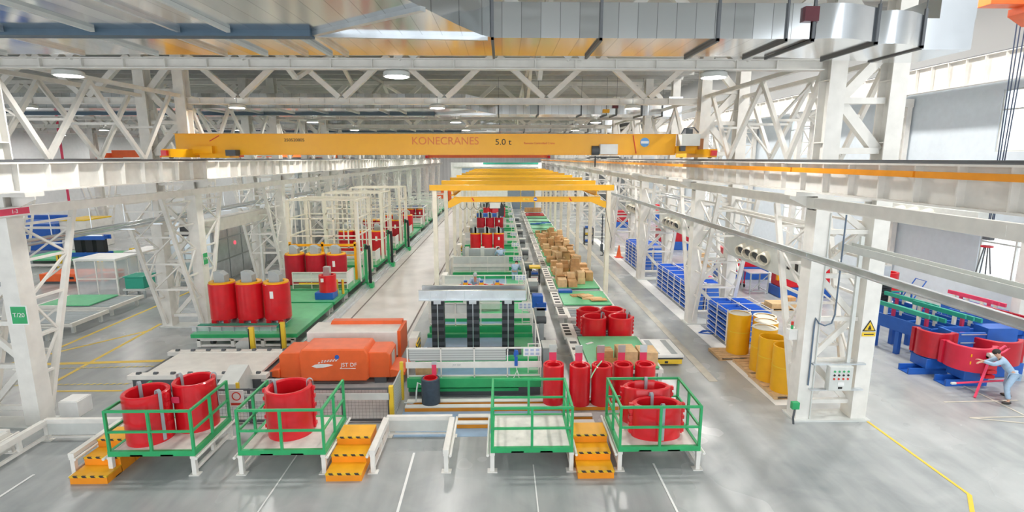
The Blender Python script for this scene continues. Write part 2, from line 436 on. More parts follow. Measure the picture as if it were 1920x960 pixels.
# ------------------------------------------------------------------ crane runways and side beams
def runway(name, label, x, y0, y1, z0, z1, face, step=1.0, rail=True, fw=.2):
    t = T(name, label, 'crane beam', (x, y0, 0)); L = y1-y0
    m = MB(); m.box(-fw, fw, 0, L, z0, z0+.04); m.box(-fw, fw, 0, L, z1-.04, z1); m.box(-.03, .03, 0, L, z0+.04, z1-.04)
    m.build('beam', WHITE, t)
    m = MB(); k = int(L/step)
    for j in range(k):
        y = .3 + j*step
        for sx in (-1, 1): m.prism([(.03*sx, z0+.04), (.16*sx, z0+.04), (fw*.95*sx, z1-.04), (.03*sx, z1-.04)], 'y', y-.018, y+.018)
    o = m.build('stiffener', WHITE, t); o['kind'] = 'stuff'
    if rail: MB().box(-.05, .05, 0, L, z1, z1+.07).box(-.16, .16, 0, L, z1, z1+.02).build('rail', RAILM, t)
    return t
runway('runway_beam', 'long white stiffened crane runway beam on the left column row', XL+.72, YF, 112, 6.62, 7.40, 1)
runway('runway_beam', 'long white stiffened crane runway beam on the right column row', XR-.55, YF, 112, 6.62, 7.40, -1)
runway('runway_beam', 'high white crane runway beam on the right wall columns', 21.5, YF, 112, 10.78, 12.0, -1)
runway('runway_beam', 'white crane runway beam on the far row of the left hall', -37.1, 25, 112, 6.62, 7.40, 1)
m = MB()
for j in range(26): m.box(-.03, .03, j*4.4, j*4.4+4.34, 0, .12)
for j in range(60): m.bar((0, .5+j*1.9, .06), (.2, .5+j*1.9, .06), .03)
tag(m.build('conductor_bar', mat('orange_conductor', (.95,.34,.01), .4), loc=(XR-.82, YF, 7.14)), 'orange conductor bar along the right crane runway', 'power rail')
def side_beam(label, x, z0, z1, w, y0, y1, m_, name='side_beam'):
    b = MB(); b.box(-w/2, w/2, 0, y1-y0, z0, z1)
    if name == 'side_beam':
        for j in range(20): b.box(-w/2-.006, w/2+.006, .6+j*5.5, .9+j*5.5, z0+.05, z1-.05)
    return tag(b.build(name, m_, loc=(x, y0, 0)), label, 'beam')
bl = side_beam('long white box beam below the left crane runway', XL+.52, 5.98, 6.24, .14, YF, 112, WHITE)
br = side_beam('long white box beam below the right crane runway', XR-.32, 6.17, 6.46, .14, YF, 112, WHITE)
m = MB(); m.box(-.05, .05, 0, 112, 0, .02); m.box(-.05, .05, 0, 112, .16, .18); m.box(.03, .05, 0, 112, .02, .16)
for j in range(12): m.bar((.02, 17.5+j*9.15-.1, .09), (.32, 17.5+j*9.15-.1, .09), .08)
tag(m.build('channel_rail', STEEL, loc=(XR-.34, YF, 4.78)), 'galvanised channel rail running along the right columns', 'rail')
m = MB(); m.box(-.2, .2, 0, 11, 0, .03); m.box(-.2, -.17, 0, 11, .03, .2); m.box(.17, .2, 0, 11, .03, .2)
tag(m.build('cable_tray', PALE, loc=(9.62, 3.6, 4.98)), 'wide grey cable tray beside the front right column', 'cable tray')
for i in range(1, 5):
    m = MB()
    for x, z in ((0, 0), (.16, .08), (.3, .02)): m.tube([(x, 0, z), (x, 8.2, z)], .06, 8)
    tag(m.build('pipe_bundle', WHITE if i % 2 else STEEL, loc=(9.5, BAY[i-1]+.45, 5.35)), 'bundle of pale pipes hung between the %s and %s right columns' % (ORD[i-1], ORD[i]), 'pipes')
    m = MB()
    for x, z in ((0, 0), (.2, -.1), (.42, .05)): m.tube([(x, 0, z), (x, 8.2, z)], .05, 8)
    for j in range(5): m.box(-.1, .55, .6+1.7*j, .66+1.7*j, -.2, -.16); m.bar((.2, .63+1.7*j, -.16), (.2, .63+1.7*j, 1.1), .02)
    tag(m.build('pipe_bundle', STEEL, loc=(-14.7, BAY[i-1]+.45, 5.0)), 'bundle of grey pipes hung between the %s and %s left columns' % (ORD[i-1], ORD[i]), 'pipes')

# longitudinal bracing above the runways
def brace_girder(s):
    t = T('bracing_girder', 'x', 'bracing')
    for x in (0, 1.62*s):
        pts = [(.35, 10.0), (1.9, 7.5), (3.9, 10.0), (6.2, 7.5), (8.2, 10.0)]
        for a, b in zip(pts, pts[1:]):
            MB().bar((x, a[0], a[1]), (x, b[0], b[1]), .12, .15).build('diagonal', WHITE, t)
        MB().bar((x, .25, 10.08), (x, 8.9, 10.08), .14).build('chord', WHITE, t)
    for y, z in ((1.1, 8.7), (2.9, 8.7), (5.0, 8.7), (7.2, 8.7)): MB().bar((.08*s, y, z), (1.54*s, y, z), .08).build('cross_tie', WHITE, t)
    for a, b in (((1.1, 8.7), (.5, 9.9)), ((2.9, 8.7), (3.8, 9.9)), ((5.0, 8.7), (6.1, 7.6)), ((1.1, 8.7), (1.8, 7.6))): MB().bar((.08*s, a[0], a[1]), (1.54*s, b[0], b[1]), .07).build('cross_tie', WHITE, t)
    return t
for s, x0, nm in ((-1, XL, 'left'), (1, XR, 'right')):
    p = brace_girder(s)
    for i in range(11):
        c = p if i == 0 else copy_tree(p)
        c.location = (x0, BAY[i], 0)
        c['label'] = 'white zigzag bracing above the %s crane runway between %s and %s columns' % (nm, ORD[i], ORD[i+1]); c['group'] = 'bracing above the runways'

# ------------------------------------------------------------------ roof trusses
def truss_proto(x0, x1):
    t = T('roof_truss', 'x', 'roof truss')
    m = MB(); m.box(x0, x1, -.13, .13, 9.76, 9.79); m.box(x0, x1, -.13, .13, 10.0, 10.03); m.box(x0, x1, -.015, .015, 9.79, 10.0)
    for j in range(int((x1-x0)/1.05)): m.box(x0+.5+j*1.05, x0+.53+j*1.05, -.11, .11, 9.79, 10.0)
    m.build('bottom_chord', WHITE, t)
    MB().box(x0, x1, -.12, .12, 11.75, 11.95).build('top_chord', WHITE, t)
    n = int(round((x1-x0)/4.15)); st = (x1-x0)/n
    for j in range(n):
        a = x0+j*st; c = a+st/2
        MB().bar((a+.15, 0, 11.75), (c-.1, 0, 10.05), .22, .22).build('diagonal', WHITE, t)
        MB().bar((a+st-.15, 0, 11.75), (c+.1, 0, 10.05), .22, .22).build('diagonal', WHITE, t)
    return t
tm = truss_proto(-13.3, 8.4); tl = truss_proto(-44.4, -15.4)
for i in range(12):
    for p, nm in ((tm, 'main hall'), (tl, 'left hall')):
        c = p if i == 0 else copy_tree(p)
        c.location = (0, BAY[i], 0); c['label'] = 'white zigzag roof truss over the %s, %s from the front' % (nm, ORD[i]); c['group'] = 'roof trusses'
for i in range(1, 11):                     # purlin struts
    for x in (-9.1, -.8, 3.4):
        pass
for k, x in enumerate((-7.0, 1.3)):
    m = MB()
    for i in range(10): m.bar((0, BAY[i]+.2, 11.8), (0, BAY[i]+4.5, 10.2), .14); m.bar((0, BAY[i]+4.6, 10.2), (0, BAY[i+1]-.2, 11.8), .14)
    m.bar((0, 14.7, 11.85), (0, 106, 11.85), .14)
    tag(m.build('roof_tie', WHITE, loc=(x, 0, 0)), 'white sloping tie members between trusses, line over the %s' % ('left lane' if k == 0 else 'centre line'), 'roof bracing')

# ------------------------------------------------------------------ ducts
def duct(dy, label):
    t = T('air_duct', label, 'air duct', (0, dy, .72)); t.scale = (.9, .9, .9)
    front = [(-30, 7.2), (-2.6, 7.2), (-1.9, 8.6), (-1.35, 9.9), (-.85, 11.1), (-.45, 11.9), (-.2, 12.2)]
    if dy > 1: front = [(p[0], max(p[1], 8.6)) for p in front]
    MB().prism(front+[(-.2, 14.25), (-30, 14.25)], 'z', 10.1, 10.85).build('plenum', DUCTM, t)
    MB().box(-.2, 6.72, 12.2, 14.25, 10.1, 10.83).build('straight_section', DUCTM, t)
    bx = [(6.85, 12.2), (7.0, 12.13), (7.2, 12.1), (7.4, 12.11), (7.6, 12.15), (7.8, 12.22), (8.0, 12.31), (8.2, 12.41), (8.35, 12.48)]
    by = [(8.35, 14.5), (7.6, 14.45), (6.85, 14.25)]
    MB().prism(bx+by, 'z', 10.1, 10.82).build('bend_section', DUCTB, t)
    bx = [(8.42, 12.48), (8.6, 12.42), (8.8, 12.41), (9.0, 12.45), (9.2, 12.53), (9.4, 12.65), (9.55, 12.75), (9.68, 12.84)]
    MB().prism(bx+[(9.68, 14.6), (8.42, 14.5)], 'z', 10.06, 10.76).build('bend_section', DUCTB, t)
    MB().box(9.75, 10.9, 12.86, 14.6, 10.02, 10.7).box(10.1, 10.95, 12.9, 14.3, 10.7, 11.2).build('end_box', DUCTB, t)
    def frame(x, y0, y1, w=.06):
        m = MB(); m.box(x-w/2, x+w/2, y0-.05, y0, 10.04, 10.9); m.box(x-w/2, x+w/2, y0-.05, y1+.05, 10.03, 10.1)
        m.bar((x, y0-.03, 10.9), (x, y0-.03, 12.2), .015)
        m.build('flange', RAILM, t)
    for x in (-.2, 2.15, 4.7, 6.78): frame(x, 12.2, 14.25)
    frame(6.2, 12.2, 14.25, .04); frame(8.38, 12.48, 14.5); frame(9.72, 12.86, 14.6)
    m = MB().box(6.78-.25, 6.78+.06, 12.1, 12.2, 10.45, 10.75); m.build('damper_actuator', mat('maroon_actuator%d' % int(dy), (.12,.02,.03), .4), t)
    MB().box(-30, -3.9, 11.55, 11.85, 9.98, 10.1).build('cross_beam', mat('slate_blue_beam%d' % int(dy), (.07,.12,.17), .5), t)
    MB().bar((-3.9, 11.75, 10.06), (-1.35, 9.8, 10.06), .12, .08).build('brace_bar', STEEL, t)
    MB().bar((-3.9, 11.85, 10.06), (-.3, 12.1, 10.06), .1, .08).build('brace_bar', STEEL, t)
    for i, x in enumerate([-16, -14.1, -12.3, -10.4, -8.6, -6.9, -5.9, -4.9, -4.3, -3.9]):
        m = MB()
        if i < 7: m.box(x+.35, x+.43, 7.2 if dy < 1 else 8.7, 11.5, 10.03, 10.1)
        m.box(x, x+.08, 11.9, 14.1, 10.03, 10.1)
        m.build('rib', STEEL if i % 2 else PALE, t)
    return t
duct(0, 'wide sheet metal supply duct under the roof nearest the camera')
duct(18.3, 'sheet metal supply duct crossing in front of the third roof truss')
duct(36.6, 'distant sheet metal supply duct crossing under the roof behind the others')

# ------------------------------------------------------------------ high-bay lamps
lp = T('high_bay_lamp', 'x', 'lamp', group='round high-bay lamps')
MB().lathe([(.06,.2),(.24,.17),(.34,.11),(.35,0),(.3,0)], n=24).build('reflector', PALE, lp)
MB().cyl((0,0,0), .3, -.012, .004, 24).build('diffuser', LAMPE, lp)
MB().tube([(0,0,.18),(0,0,.5)], .012, 6).build('hanger', RAILM, lp)
ld = bpy.data.lights.new('high_bay_light', 'AREA'); ld.shape = 'DISK'; ld.size = .6; ld.energy = LAMP_W; ld.color = (1, .97, .93)
lo = bpy.data.objects.new('high_bay_light', ld); COL.objects.link(lo); lo.parent = lp; lo.location = (0,0,-.03)
first = True
def lamp(x, y, z, lab):
    global first
    c = lp if first else copy_tree(lp)
    first = False
    c.location = (x, y, z); c['label'] = lab
    if z > 12:
        for ch in c.children:
            if ch.type == 'LIGHT': ch.data = BAY_FILL
for r_, y in enumerate([14.62] + [BAY[i]-.12 for i in range(1, 12)]):
    for j, x in enumerate((-11.2, -2.75, 5.6)):
        lamp(x, y, 9.6, 'round white high-bay lamp, %s from the left under the %s main hall truss' % (ORD[j], ORD[r_]))
for r_ in range(1, 11):
    for j, x in enumerate((-40.5, -30, -19.9)):
        lamp(x, BAY[r_]-.12, 9.58, 'round white high-bay lamp, %s from the left under the %s left hall truss' % (ORD[j], ORD[r_]))
BAY_FILL = ld.copy(); BAY_FILL.energy = 900; BAY_FILL.size = 1.0  # stronger lamps added over the right bay only to brighten it
for r_ in range(0, 8):
    lamp(16.5, 10+10*r_, 16.12, 'added fill lamp out of view high over the right bay, %s from the front' % ORD[r_])

# ------------------------------------------------------------------ foreground: stands, platforms, stairs
def stand(x0, x1, label, back=False, y0=11.8, y1=13.6):
    t = T('support_stand', label, 'stand', ((x0+x1)/2, y0, 0)); h = (x1-x0)/2; L = y1-y0
    for sx in (-h, h):
        for y in (.06, L-.06):
            l = MB().box(sx-.05, sx+.05, y-.05, y+.05, .02, .44).build('leg', WHITE, t)
            MB().box(sx-.12, sx+.12, y-.09, y+.09, 0, .02).build('foot_plate', WHITE, l)
        MB().box(sx-.06, sx+.06, 0, L, .44, .5).build('side_beam', WHITE, t)
        MB().box(sx-.04, sx+.04, .1, L-.1, .10, .17).build('lower_beam', WHITE, t)
        MB().box(sx-.035, sx+.035, L*.5-.05, L*.5+.05, .17, .44).build('leg', WHITE, t)
        sg = 1 if sx > 0 else -1
        MB().tube([(sx+sg*.11, -.05, .47), (sx+sg*.11, L+.1, .47)], .035, 10).build('side_roller_bar', WHITE, t)
    if back:
        MB().box(-h, h, L-.12, L, .5, .62).build('cross_beam', WHITE, t)
        MB().box(-h+.05, h-.05, L-.09, L-.06, .17, .5).build('back_panel', PALE, t)
        MB().box(-h+.05, h-.05, L-.1, L-.05, .08, .12).build('lower_beam', WHITE, t)
        for sx in (-h, h): MB().box(sx-.07, sx+.07, 0, L-.12, .5, .6).build('side_beam', WHITE, t)
    return t
def platform(x0, x1, label, sides='flrb', y0=11.82, y1=13.58):
    t = T('loading_platform', label, 'platform', ((x0+x1)/2, y0, .5)); h = (x1-x0)/2; L = y1-y0
    f = MB()
    for a in ((-h, h, 0, .08), (-h, h, L-.08, L), (-h, -h+.08, .08, L-.08), (h-.08, h, .08, L-.08)): f.box(*a, 0, .13)
    for x in (-.35*h, .35*h): f.box(x-.15, x+.15, .0, L, -.0, .04)
    f.build('base_frame', GREEN, t)
    MB().box(-h+.08, h-.08, .08, L-.08, .06, .12).build('deck', DECKM, t)
    def rail(p, q, nm='guard_rail'):
        m = MB(); m.bar((*p, 1.14), (*q, 1.14), .055); m.bar((*p, .62), (*q, .62), .05)
        m.build(nm, GREEN, t)
    a, b, c, d = (-h+.035, .035), (h-.035, .035), (h-.035, L-.035), (-h+.035, L-.035)
    posts = {a, b}
    if 'f' in sides: rail(a, b); posts.add((0, .035))
    if 'l' in sides: rail(a, d); posts |= {d, (-h+.035, L/2)}
    if 'r' in sides: rail(b, c); posts |= {c, (h-.035, L/2)}
    if 'b' in sides: rail(d, c); posts |= {c, d}; posts.add((0, L-.035))
    for p in sorted(posts): MB().bar((*p, .13), (*p, 1.165), .06).build('post', GREEN, t)
    return t
stand(-9.38, -7.42, 'white support stand under the leftmost green platform')
stand(-6.3, -4.32, 'white support stand under the second green platform from the left')
stand(-3.15, -1.38, 'empty white support stand without a platform, beside the middle yellow steps', True)
stand(-.26, 1.66, 'white support stand under the empty green platform')
stand(2.84, 4.76, 'white support stand under the rightmost green platform')
stand(-12.3, -10.27, 'empty white support stand at the far left, beside the left yellow steps', True)
stand(-14.5, -12.75, 'white support stand cut by the left edge of the picture', True, 11.2, 13.0)
platform(-9.42, -7.36, 'green railed platform at the left holding two red coils with straps', 'flr')
platform(-6.34, -4.26, 'green railed platform holding a single large red coil', 'flr')
platform(-.3, 1.7, 'empty green railed platform with a bare pale deck')
platform(2.8, 4.8, 'green railed platform at the right holding two oval red coils')
def steps(x0, label, w=.86):
    t = T('yellow_steps', label, 'steps', (x0+w/2, 11.5, 0), group='yellow steps between the platforms')
    for i, (a, b) in enumerate(((0, .5), (.48, .98), (.96, 1.6))):
        z = .2*(i+1)
        st = MB().box(-w/2+.03*(2-i)*0, w/2, a, b, 0 if i == 0 else 0.0, z-.03).build('step', ORANGE_STEP, t)
        MB().box(-w/2-.005, w/2+.005, a-.012, b, z-.03, z).build('tread', STAIRM, st)
        MB().box(-w/2-.006, w/2+.006, a-.016, a+.02, z-.034, z+.003).build('nosing', HAZARD, st)
    return t
ORANGE_STEP = mat('orange_step_side', (.92, .31, .012), .45)
steps(-10.12, 'yellow steps beside the leftmost green platform')
steps(-4.18, 'yellow steps between the single-coil platform and the empty white stand', .84)
steps(1.78, 'yellow steps between the empty platform and the platform of oval coils')

# ------------------------------------------------------------------ red coils
def strap(t, cx, cy, R, r, top, ang, drop=.75):
    """grey webbing looped over the rim, down outside, a little inside"""
    c, s_ = cos(ang), sin(ang); pts = []
    for k in range(9):
        g = pi*k/8; rad_ = (R+r)/2 + cos(g)*((R-r)/2+.02); pts.append((cx+rad_*c, cy+rad_*s_, top+.01+.09*sin(g)))
    pts = [(cx+(R+.015)*c, cy+(R+.015)*s_, top-drop), (cx+(R+.015)*c, cy+(R+.015)*s_, top-.1)] + pts + [(cx+(r-.03)*c, cy+(r-.03)*s_, top-.35)]
    m = MB(); tang = Vector((-s_, c, 0))*.04
    for a, b in zip(pts, pts[1:]):
        a, b = Vector(a), Vector(b); n_ = Vector((c, s_, 0))*.006
        o = [a-tang, a+tang, b+tang, b-tang]; d = (b-a).normalized(); nn = d.cross(tang).normalized()*.006
        m.add([p-nn for p in o]+[p+nn for p in o], [(0,1,2,3),(7,6,5,4),(0,4,5,1),(1,5,6,2),(2,6,7,3),(3,7,4,0)])
    return m.build('strap', STRAPM, t)
def coil(name, label, loc, R, r, h, sx=1., sy=1., straps=(), lugs=True, tabs=(), m=None, group=None, drop=.75, rz=0):
    t = T(name, label, 'coil', loc, rz, group)
    MB().ring((0,0,0), R, r, 0, h, 48, 0, sx, sy, .03).build('winding', m or RED, t)
    for a in tabs:
        b = MB(); c, s_ = cos(a), sin(a)
        for z in (.15, .35, .55, .75, .92): b.cbox(((R+.02)*c*sx, (R+.02)*s_*sy, h*z), (.1, .1, .09))
        b.bar(((R+.01)*c*sx, (R+.01)*s_*sy, .05*h), ((R+.01)*c*sx, (R+.01)*s_*sy, .97*h), .06)
        b.build('terminal_strip', m or RED, t)
    for a in straps: strap(t, 0, 0, R*(sx if abs(cos(a)) > .7 else sy), r*(sx if abs(cos(a)) > .7 else sy), h, a, drop)
    return t
c = coil('red_coil', 'hollow red coil with grey straps at the front of the leftmost platform', (-8.82, 12.52, .62), .52, .42, 1.25, straps=(rad(-25), rad(140)), tabs=(rad(-8),), drop=1.2)
b = MB().cbox((0,0,0), (.19,.02,.16)).build('tag_plate', PINK, c, loc=(.62, .12, .93))
coil('red_coil', 'hollow red coil with grey straps at the back of the leftmost platform', (-8.0, 13.16, .62), .50, .40, 1.27, straps=(rad(20), rad(165)), drop=.9)
coil('red_coil', 'large hollow red coil with a grey strap alone on its platform', (-5.42, 12.78, .62), .56, .45, 1.23, straps=(rad(25), rad(160)), tabs=(rad(185), rad(8)), drop=1.0)
coil('oval_red_coil', 'oval red coil at the front of the right platform', (3.86, 12.42, .62), .45, .36, .88, 1.38, .8, straps=(rad(-80), rad(100)), tabs=(0, pi), drop=.85)
coil('oval_red_coil', 'oval red coil behind the other on the right platform', (3.80, 13.16, .62), .45, .36, 1.0, 1.38, .72, straps=(rad(80),), tabs=(0, pi), drop=.3)
def tall_coil(label, x, y, z=.15):
    t = T('tall_red_coil', label, 'coil', (x, y, z), group='tall narrow red coils in a row')
    MB().ring((0,0,0), .315, .25, 0, 1.24, 40, 0, 1, 1, .02).build('winding', RED, t)
    MB().ring((0,0,0), .235, .19, .02, 1.22, 32, 0, 1, 1, .015).build('inner_winding', RED, t)
    b = MB().box(-.11, .11, .26, .285, 1.15, 1.52).build('terminal_tab', PINK, t)
    MB().box(-.112, .112, .255, .29, 1.5, 1.74).build('bare_tab_end', STEEL, b)
    MB().box(-.05, .05, .2, .36, .55, 1.18).build('lead_cover', RED, t)
    return t
tall_coil('tall narrow red coil standing apart, leftmost of the five', 1.54, 15.28)
tall_coil('tall narrow red coil, second from the left of the five', 2.33, 15.2)
tall_coil('tall narrow red coil with a green tie, middle of the five', 3.0, 15.2)
tall_coil('tall narrow red coil, second from the right of the five', 3.74, 15.62, 0)
tall_coil('tall narrow red coil, rightmost of the five', 4.43, 15.62, 0)
tag(MB().tube([(2.75,14.98,1.30),(2.82,15.0,1.40),(3.0,15.25,1.47),(2.85,15.05,1.42),(2.66,14.86,1.22),(2.6,14.8,1.12)], .018, 8).build('tie_cord', mat('pale_green_cord', (.35,.75,.45), .6)), 'pale green tie cord looped over the middle tall red coil', 'cord')
t = T('dark_coil', 'small black-wrapped coil with red lining and a bare lead', 'coil', (-2.2, 15.32, .15))
MB().ring((0,0,0), .28, .22, 0, .80, 40, 0, 1, 1, .015).build('winding', mat('slate_wrap', (.045,.065,.09), .5, var=.15, scale=8), t)
MB().ring((0,0,0), .215, .19, .01, .81, 36, 0, 1, 1, .01).build('lining', RED, t)
MB().box(.02, .16, .2, .24, .75, 1.15).build('terminal_tab', PINK, t)
MB().box(.02, .17, .195, .245, 1.13, 1.22).build('bare_tab_end', STEEL, t)
MB().tube([(-.28,-.05,.6),(-.38,-.05,.66),(-.42,-.08,.4),(-.44,-.12,.08),(-.55,-.13,.035),(-.8,-.1,.035)], .025, 8).build('lead', PALE, t)

# floor beams with orange sides
for k, (x0, x1, y, lab) in enumerate([(-2.95, 3.4, 15.42, 'rearmost white floor beam with an orange side, under the black coil'), (-2.95, 3.5, 15.05, 'second white floor beam with an orange side, before the tall coils'),
                                 (-1.3, 2.6, 14.42, 'third white floor beam with an orange side, behind the empty platform'), (-1.3, 2.6, 14.02, 'front white floor beam with an orange side, nearest the empty platform')]):
    t = T('floor_beam', lab, 'floor beam', ((x0+x1)/2, y, 0), group='white and orange floor beams'); h = (x1-x0)/2
    MB().box(-h, h, -.07, .12, .12, .15).build('top_flange', WHITE, t)
    MB().box(-h, h, -.06, .10, 0, .12).build('side_face', mat('orange_beam_side%d' % k, (.90, .33, .02), .45), t)

# ------------------------------------------------------------------ mesh fence and transfer vehicles
t = T('mesh_fence', 'black wire mesh fence with a white rail and yellow end post', 'fence', (-5.9, 14.4, 0))
m = MB()
for x in (-2.7, -1.35, 0, 1.3, 2.62): m.box(x-.03, x+.03, -.03, .03, 0, 1.05)
m.bar((-2.7, 0, 1.02), (2.62, 0, 1.02), .05); m.bar((-2.7, 0, .06), (2.62, 0, .06), .05)
m.build('frame', DARK, t)
m = MB()
for i in range(53): m.box(-2.65+i*.1, -2.646+i*.1, -.002, .002, .08, 1.0)
for i in range(9): m.box(-2.68, 2.6, -.002, .002, .1+i*.1, .104+i*.1)
m.build('wire_mesh', DARK, t)['kind'] = 'stuff'
b = MB().box(-2.72, 2.66, -.06, -.035, .70, .90).build('sign_rail', PALE, t)
text('JST DF', b, (1.0, -.064, .80), .09, INK); text('JST DF', b, (-1.5, -.064, .80), .09, INK)
MB().box(2.64, 2.76, -.06, .06, 0, 1.1).build('end_post', YEL, t)
MB().box(.42, .5, -.05, -.02, .36, .52).build('latch', BLACK, t)
g = MB(); g.box(2.68, 2.72, .06, 1.4, .05, .1); g.box(2.68, 2.72, .06, 1.4, .95, 1.0); g.box(2.69, 2.71, .06, 1.4, .1, .95); g.build('side_panel', MESHPANEL, t)
MB().box(2.68, 2.78, 1.4, 1.5, 0, 1.25).build('end_post', YEL, t)
t = T('warning_board', 'small white warning board with a red ring on the mesh fence', 'sign', (-7.55, 14.3, .55))
MB().box(-.2, .2, -.01, .01, 0, .5).build('board', WPRINT, t)
MB().lathe([(.10,-.004),(.13,-.004),(.13,.004),(.10,.004)], n=24, closed=True).build('red_ring', REDPRINT, t).rotation_euler = (pi/2, 0, 0)
t.children[1].location = (0, -.014, .32); MB().box(-.17, .17, -.014, -.01, .05, .12).build('red_strip', REDPRINT, t)

t = T('transfer_vehicle', 'orange transfer vehicle with a white leaf emblem facing the camera', 'vehicle', (-5.65, 17.1, 0))
MB().prism([(-1.15,.22),(-1.05,.12),(1.05,.12),(1.15,.22),(1.15,1.08),(1.05,1.25),(-1.05,1.25),(-1.15,1.08)], 'y', -.1, 1.1).build('centre_housing', ORANGE, t, bevel=.05)
for sx in (-1, 1):
    MB().prism([(1.12*sx,.2),(1.85*sx,.2),(1.85*sx,1.0),(1.75*sx,1.1),(1.12*sx,1.1)], 'y', .0, 1.1).build('side_housing', ORANGE, t, bevel=.03)
    MB().prism([(1.85*sx,.22),(2.35*sx,.30),(2.35*sx,.42),(1.95*sx,.52),(1.85*sx,.52)], 'y', -.05, 1.1).build('bumper_shoulder', ORANGE, t, bevel=.02)
    MB().box(min(1.3*sx,1.7*sx), max(1.3*sx,1.7*sx), .03, .95, 0, .2).build('wheel_unit', DARK, t)
MB().box(1.852, 1.858, .3, .8, .5, .95).build('control_panel', PALE, t)
b = MB()
b.prism([(-.74,.66),(-.62,.72),(-.42,.745),(-.2,.74),(-.02,.70),(-.16,.655),(-.36,.615),(-.58,.60)], 'y', -.112, -.104)
for i in range(7):
    x = -.52+.095*i; z = .775+.012*i-.004*abs(i-3); b.prism([(x,z),(x+.06,z+.006),(x+.07,z+.04),(x+.01,z+.032)], 'y', -.112, -.104)
for i in range(6):
    x = -.40+.10*i; z = .835+.010*i; b.prism([(x,z),(x+.055,z+.006),(x+.065,z+.035),(x+.01,z+.028)], 'y', -.112, -.104)
b.build('leaf_emblem', WPRINT, t)
MB().disc_x((.12,-.108,.98), .075, .012, 20, 0, 1).build('round_badge', BLUE, t)
text('JST DF', t, (.50,-.108,.70), .19, WPRINT); MB().box(.2, .72, -.112, -.104, .565, .585).build('underline', WPRINT, t)
t = T('transfer_vehicle', 'white transfer vehicle with an orange lid behind the orange one', 'vehicle', (-5.5, 19.0, 0))
MB().box(-1.75, 1.65, 0, 1.3, .25, 1.18).build('body', WHITE, t, bevel=.03)
MB().prism([(-1.15,1.18),(-1.1,1.32),(1.6,1.32),(1.6,1.18)], 'y', .95, 1.28).build('lid', ORANGE, t)
MB().box(1.6, 1.72, -.03, 1.3, .2, 1.22).build('end_panel', ORANGE, t)
MB().prism([(-1.75,.25),(-2.2,.2),(-2.3,.42),(-1.75,.5)], 'y', 0, 1.2).build('bumper_shoulder', ORANGE, t)
MB().box(-1.5, 1.4, .1, 1.2, 0, .25).build('wheel_unit', DARK, t)

# white transfer conveyor to the left of the vehicles
def roller_table(x0, x1, y0, y1, z, label, top=WHITE, n=6):
    t = T('transfer_table', label, 'conveyor', ((x0+x1)/2, y0, 0)); h = (x1-x0)/2; L = y1-y0
    for y in (0, L-.28):
        b = MB().box(-h, h, y, y+.28, z-.14, z).build('end_beam', WHITE, t)
        for i in range(n):
            x = -h+.3+(2*h-.6)*i/(n-1)
            MB().disc_x((x, y+.14, z+.02), .055, .12, 12, 0, 0).build('guide_roller', DARK, b)
    MB().box(-h+.45, h-.3, .28, L-.28, z-.10, z-.02).build('table_top', top, t)
    MB().box(-h+.1, h-.1, .1, L-.1, .1, z-.16).build('under_frame', DARK, t)
    for sx in (-h+.3, h-.3):
        for y in (.2, L-.2): MB().box(sx-.08, sx+.08, y-.08, y+.08, 0, z-.14).build('leg', PALE, t)
    return t
roller_table(-12.1, -7.65, 16.4, 18.8, .62, 'wide white transfer table with guide rollers left of the orange vehicle', WHITE, 8)
t = T('grey_safety_cover', 'grey wedge shaped cover with a yellow edge before the white transfer table', 'cover', (-8.45, 15.6, 0))
MB().prism([(-.1,0),(1.0,0),(1.0,.5),(.75,1.0),(-.1,.7)], 'x', -.28, .3).build('cover', PALE, t)
MB().bar((.33,-.1,0), (.33,-.1,.75), .09, .06).build('edge_strip', YEL, t); 
MB().tube([(-.3,-.1,.7),(-.9,-1.0,.25)], .025, 8).build('stay_bar', GREY, t)
MB().bar((.6,.9,.4),(1.4,.9,.4),.07).build('roller_beam', WHITE, t)

# ------------------------------------------------------------------ transformers with three coils
def trio(label, loc, R=.57, h=1.6, pitch=1.13, m=RED, ring=None, yoke=None, feet=True, plate=True, caps=True, base=None, bh=.01, group='three-coil transformers', n=28):
    t = T('transformer', label, 'transformer', loc, 0, group)
    for i in (-1, 0, 1):
        x = i*pitch; z0 = .18 if feet else .02
        c = MB().ring((x,0,0), R, R*.72, z0, z0+h, n, 0, 1, 1, .03).build('coil', m, t)
        if feet:
            for a in (rad(-125), rad(-55), rad(55), rad(125)): MB().cbox((x+.8*R*cos(a), .8*R*sin(a), .09), (.2,.2,.18)).build('foot', m, c)
        if ring: MB().ring((x,0,0), R*.94, R*.60, z0+h-.02, z0+h+.07, n, 0, 1, 1, .02).build('spacer_ring', ring, c)
        if plate and i == 1: MB().box(x-.07, x+.07, -R-.01, -R+.03, z0+h*.62, z0+h*.82).build('name_plate', WPRINT, c)
        if caps:
            MB().prism([(x-.22,z0+h),(x+.22,z0+h),(x+.22,z0+h+.34),(x+.02,z0+h+.5),(x-.22,z0+h+.5)], 'y', -.2, .2).build('core_end', GREY, t)
        MB().cyl((x,0,0), R*.5, 0, z0+h*.98, 16).build('core_limb', STEEL if not yoke else DARK, t)
    if yoke:
        MB().box(-pitch-R, pitch+R, -.16, .16, (.18 if feet else .02)+h+.08, (.18 if feet else .02)+h+.42).build('top_yoke', yoke, t)
        for i in (-1, 0, 1): MB().box(i*pitch-.07, i*pitch+.07, -.2, .2, (.18 if feet else .02)+h+.0, (.18 if feet else .02)+h+.5).build('clamp', STEEL, t)
    MB().box(-pitch-R*.8, pitch+R*.8, -.35, .35, -bh, .03 if feet else .02).build('base_frame', base or STEEL, t)
    return t

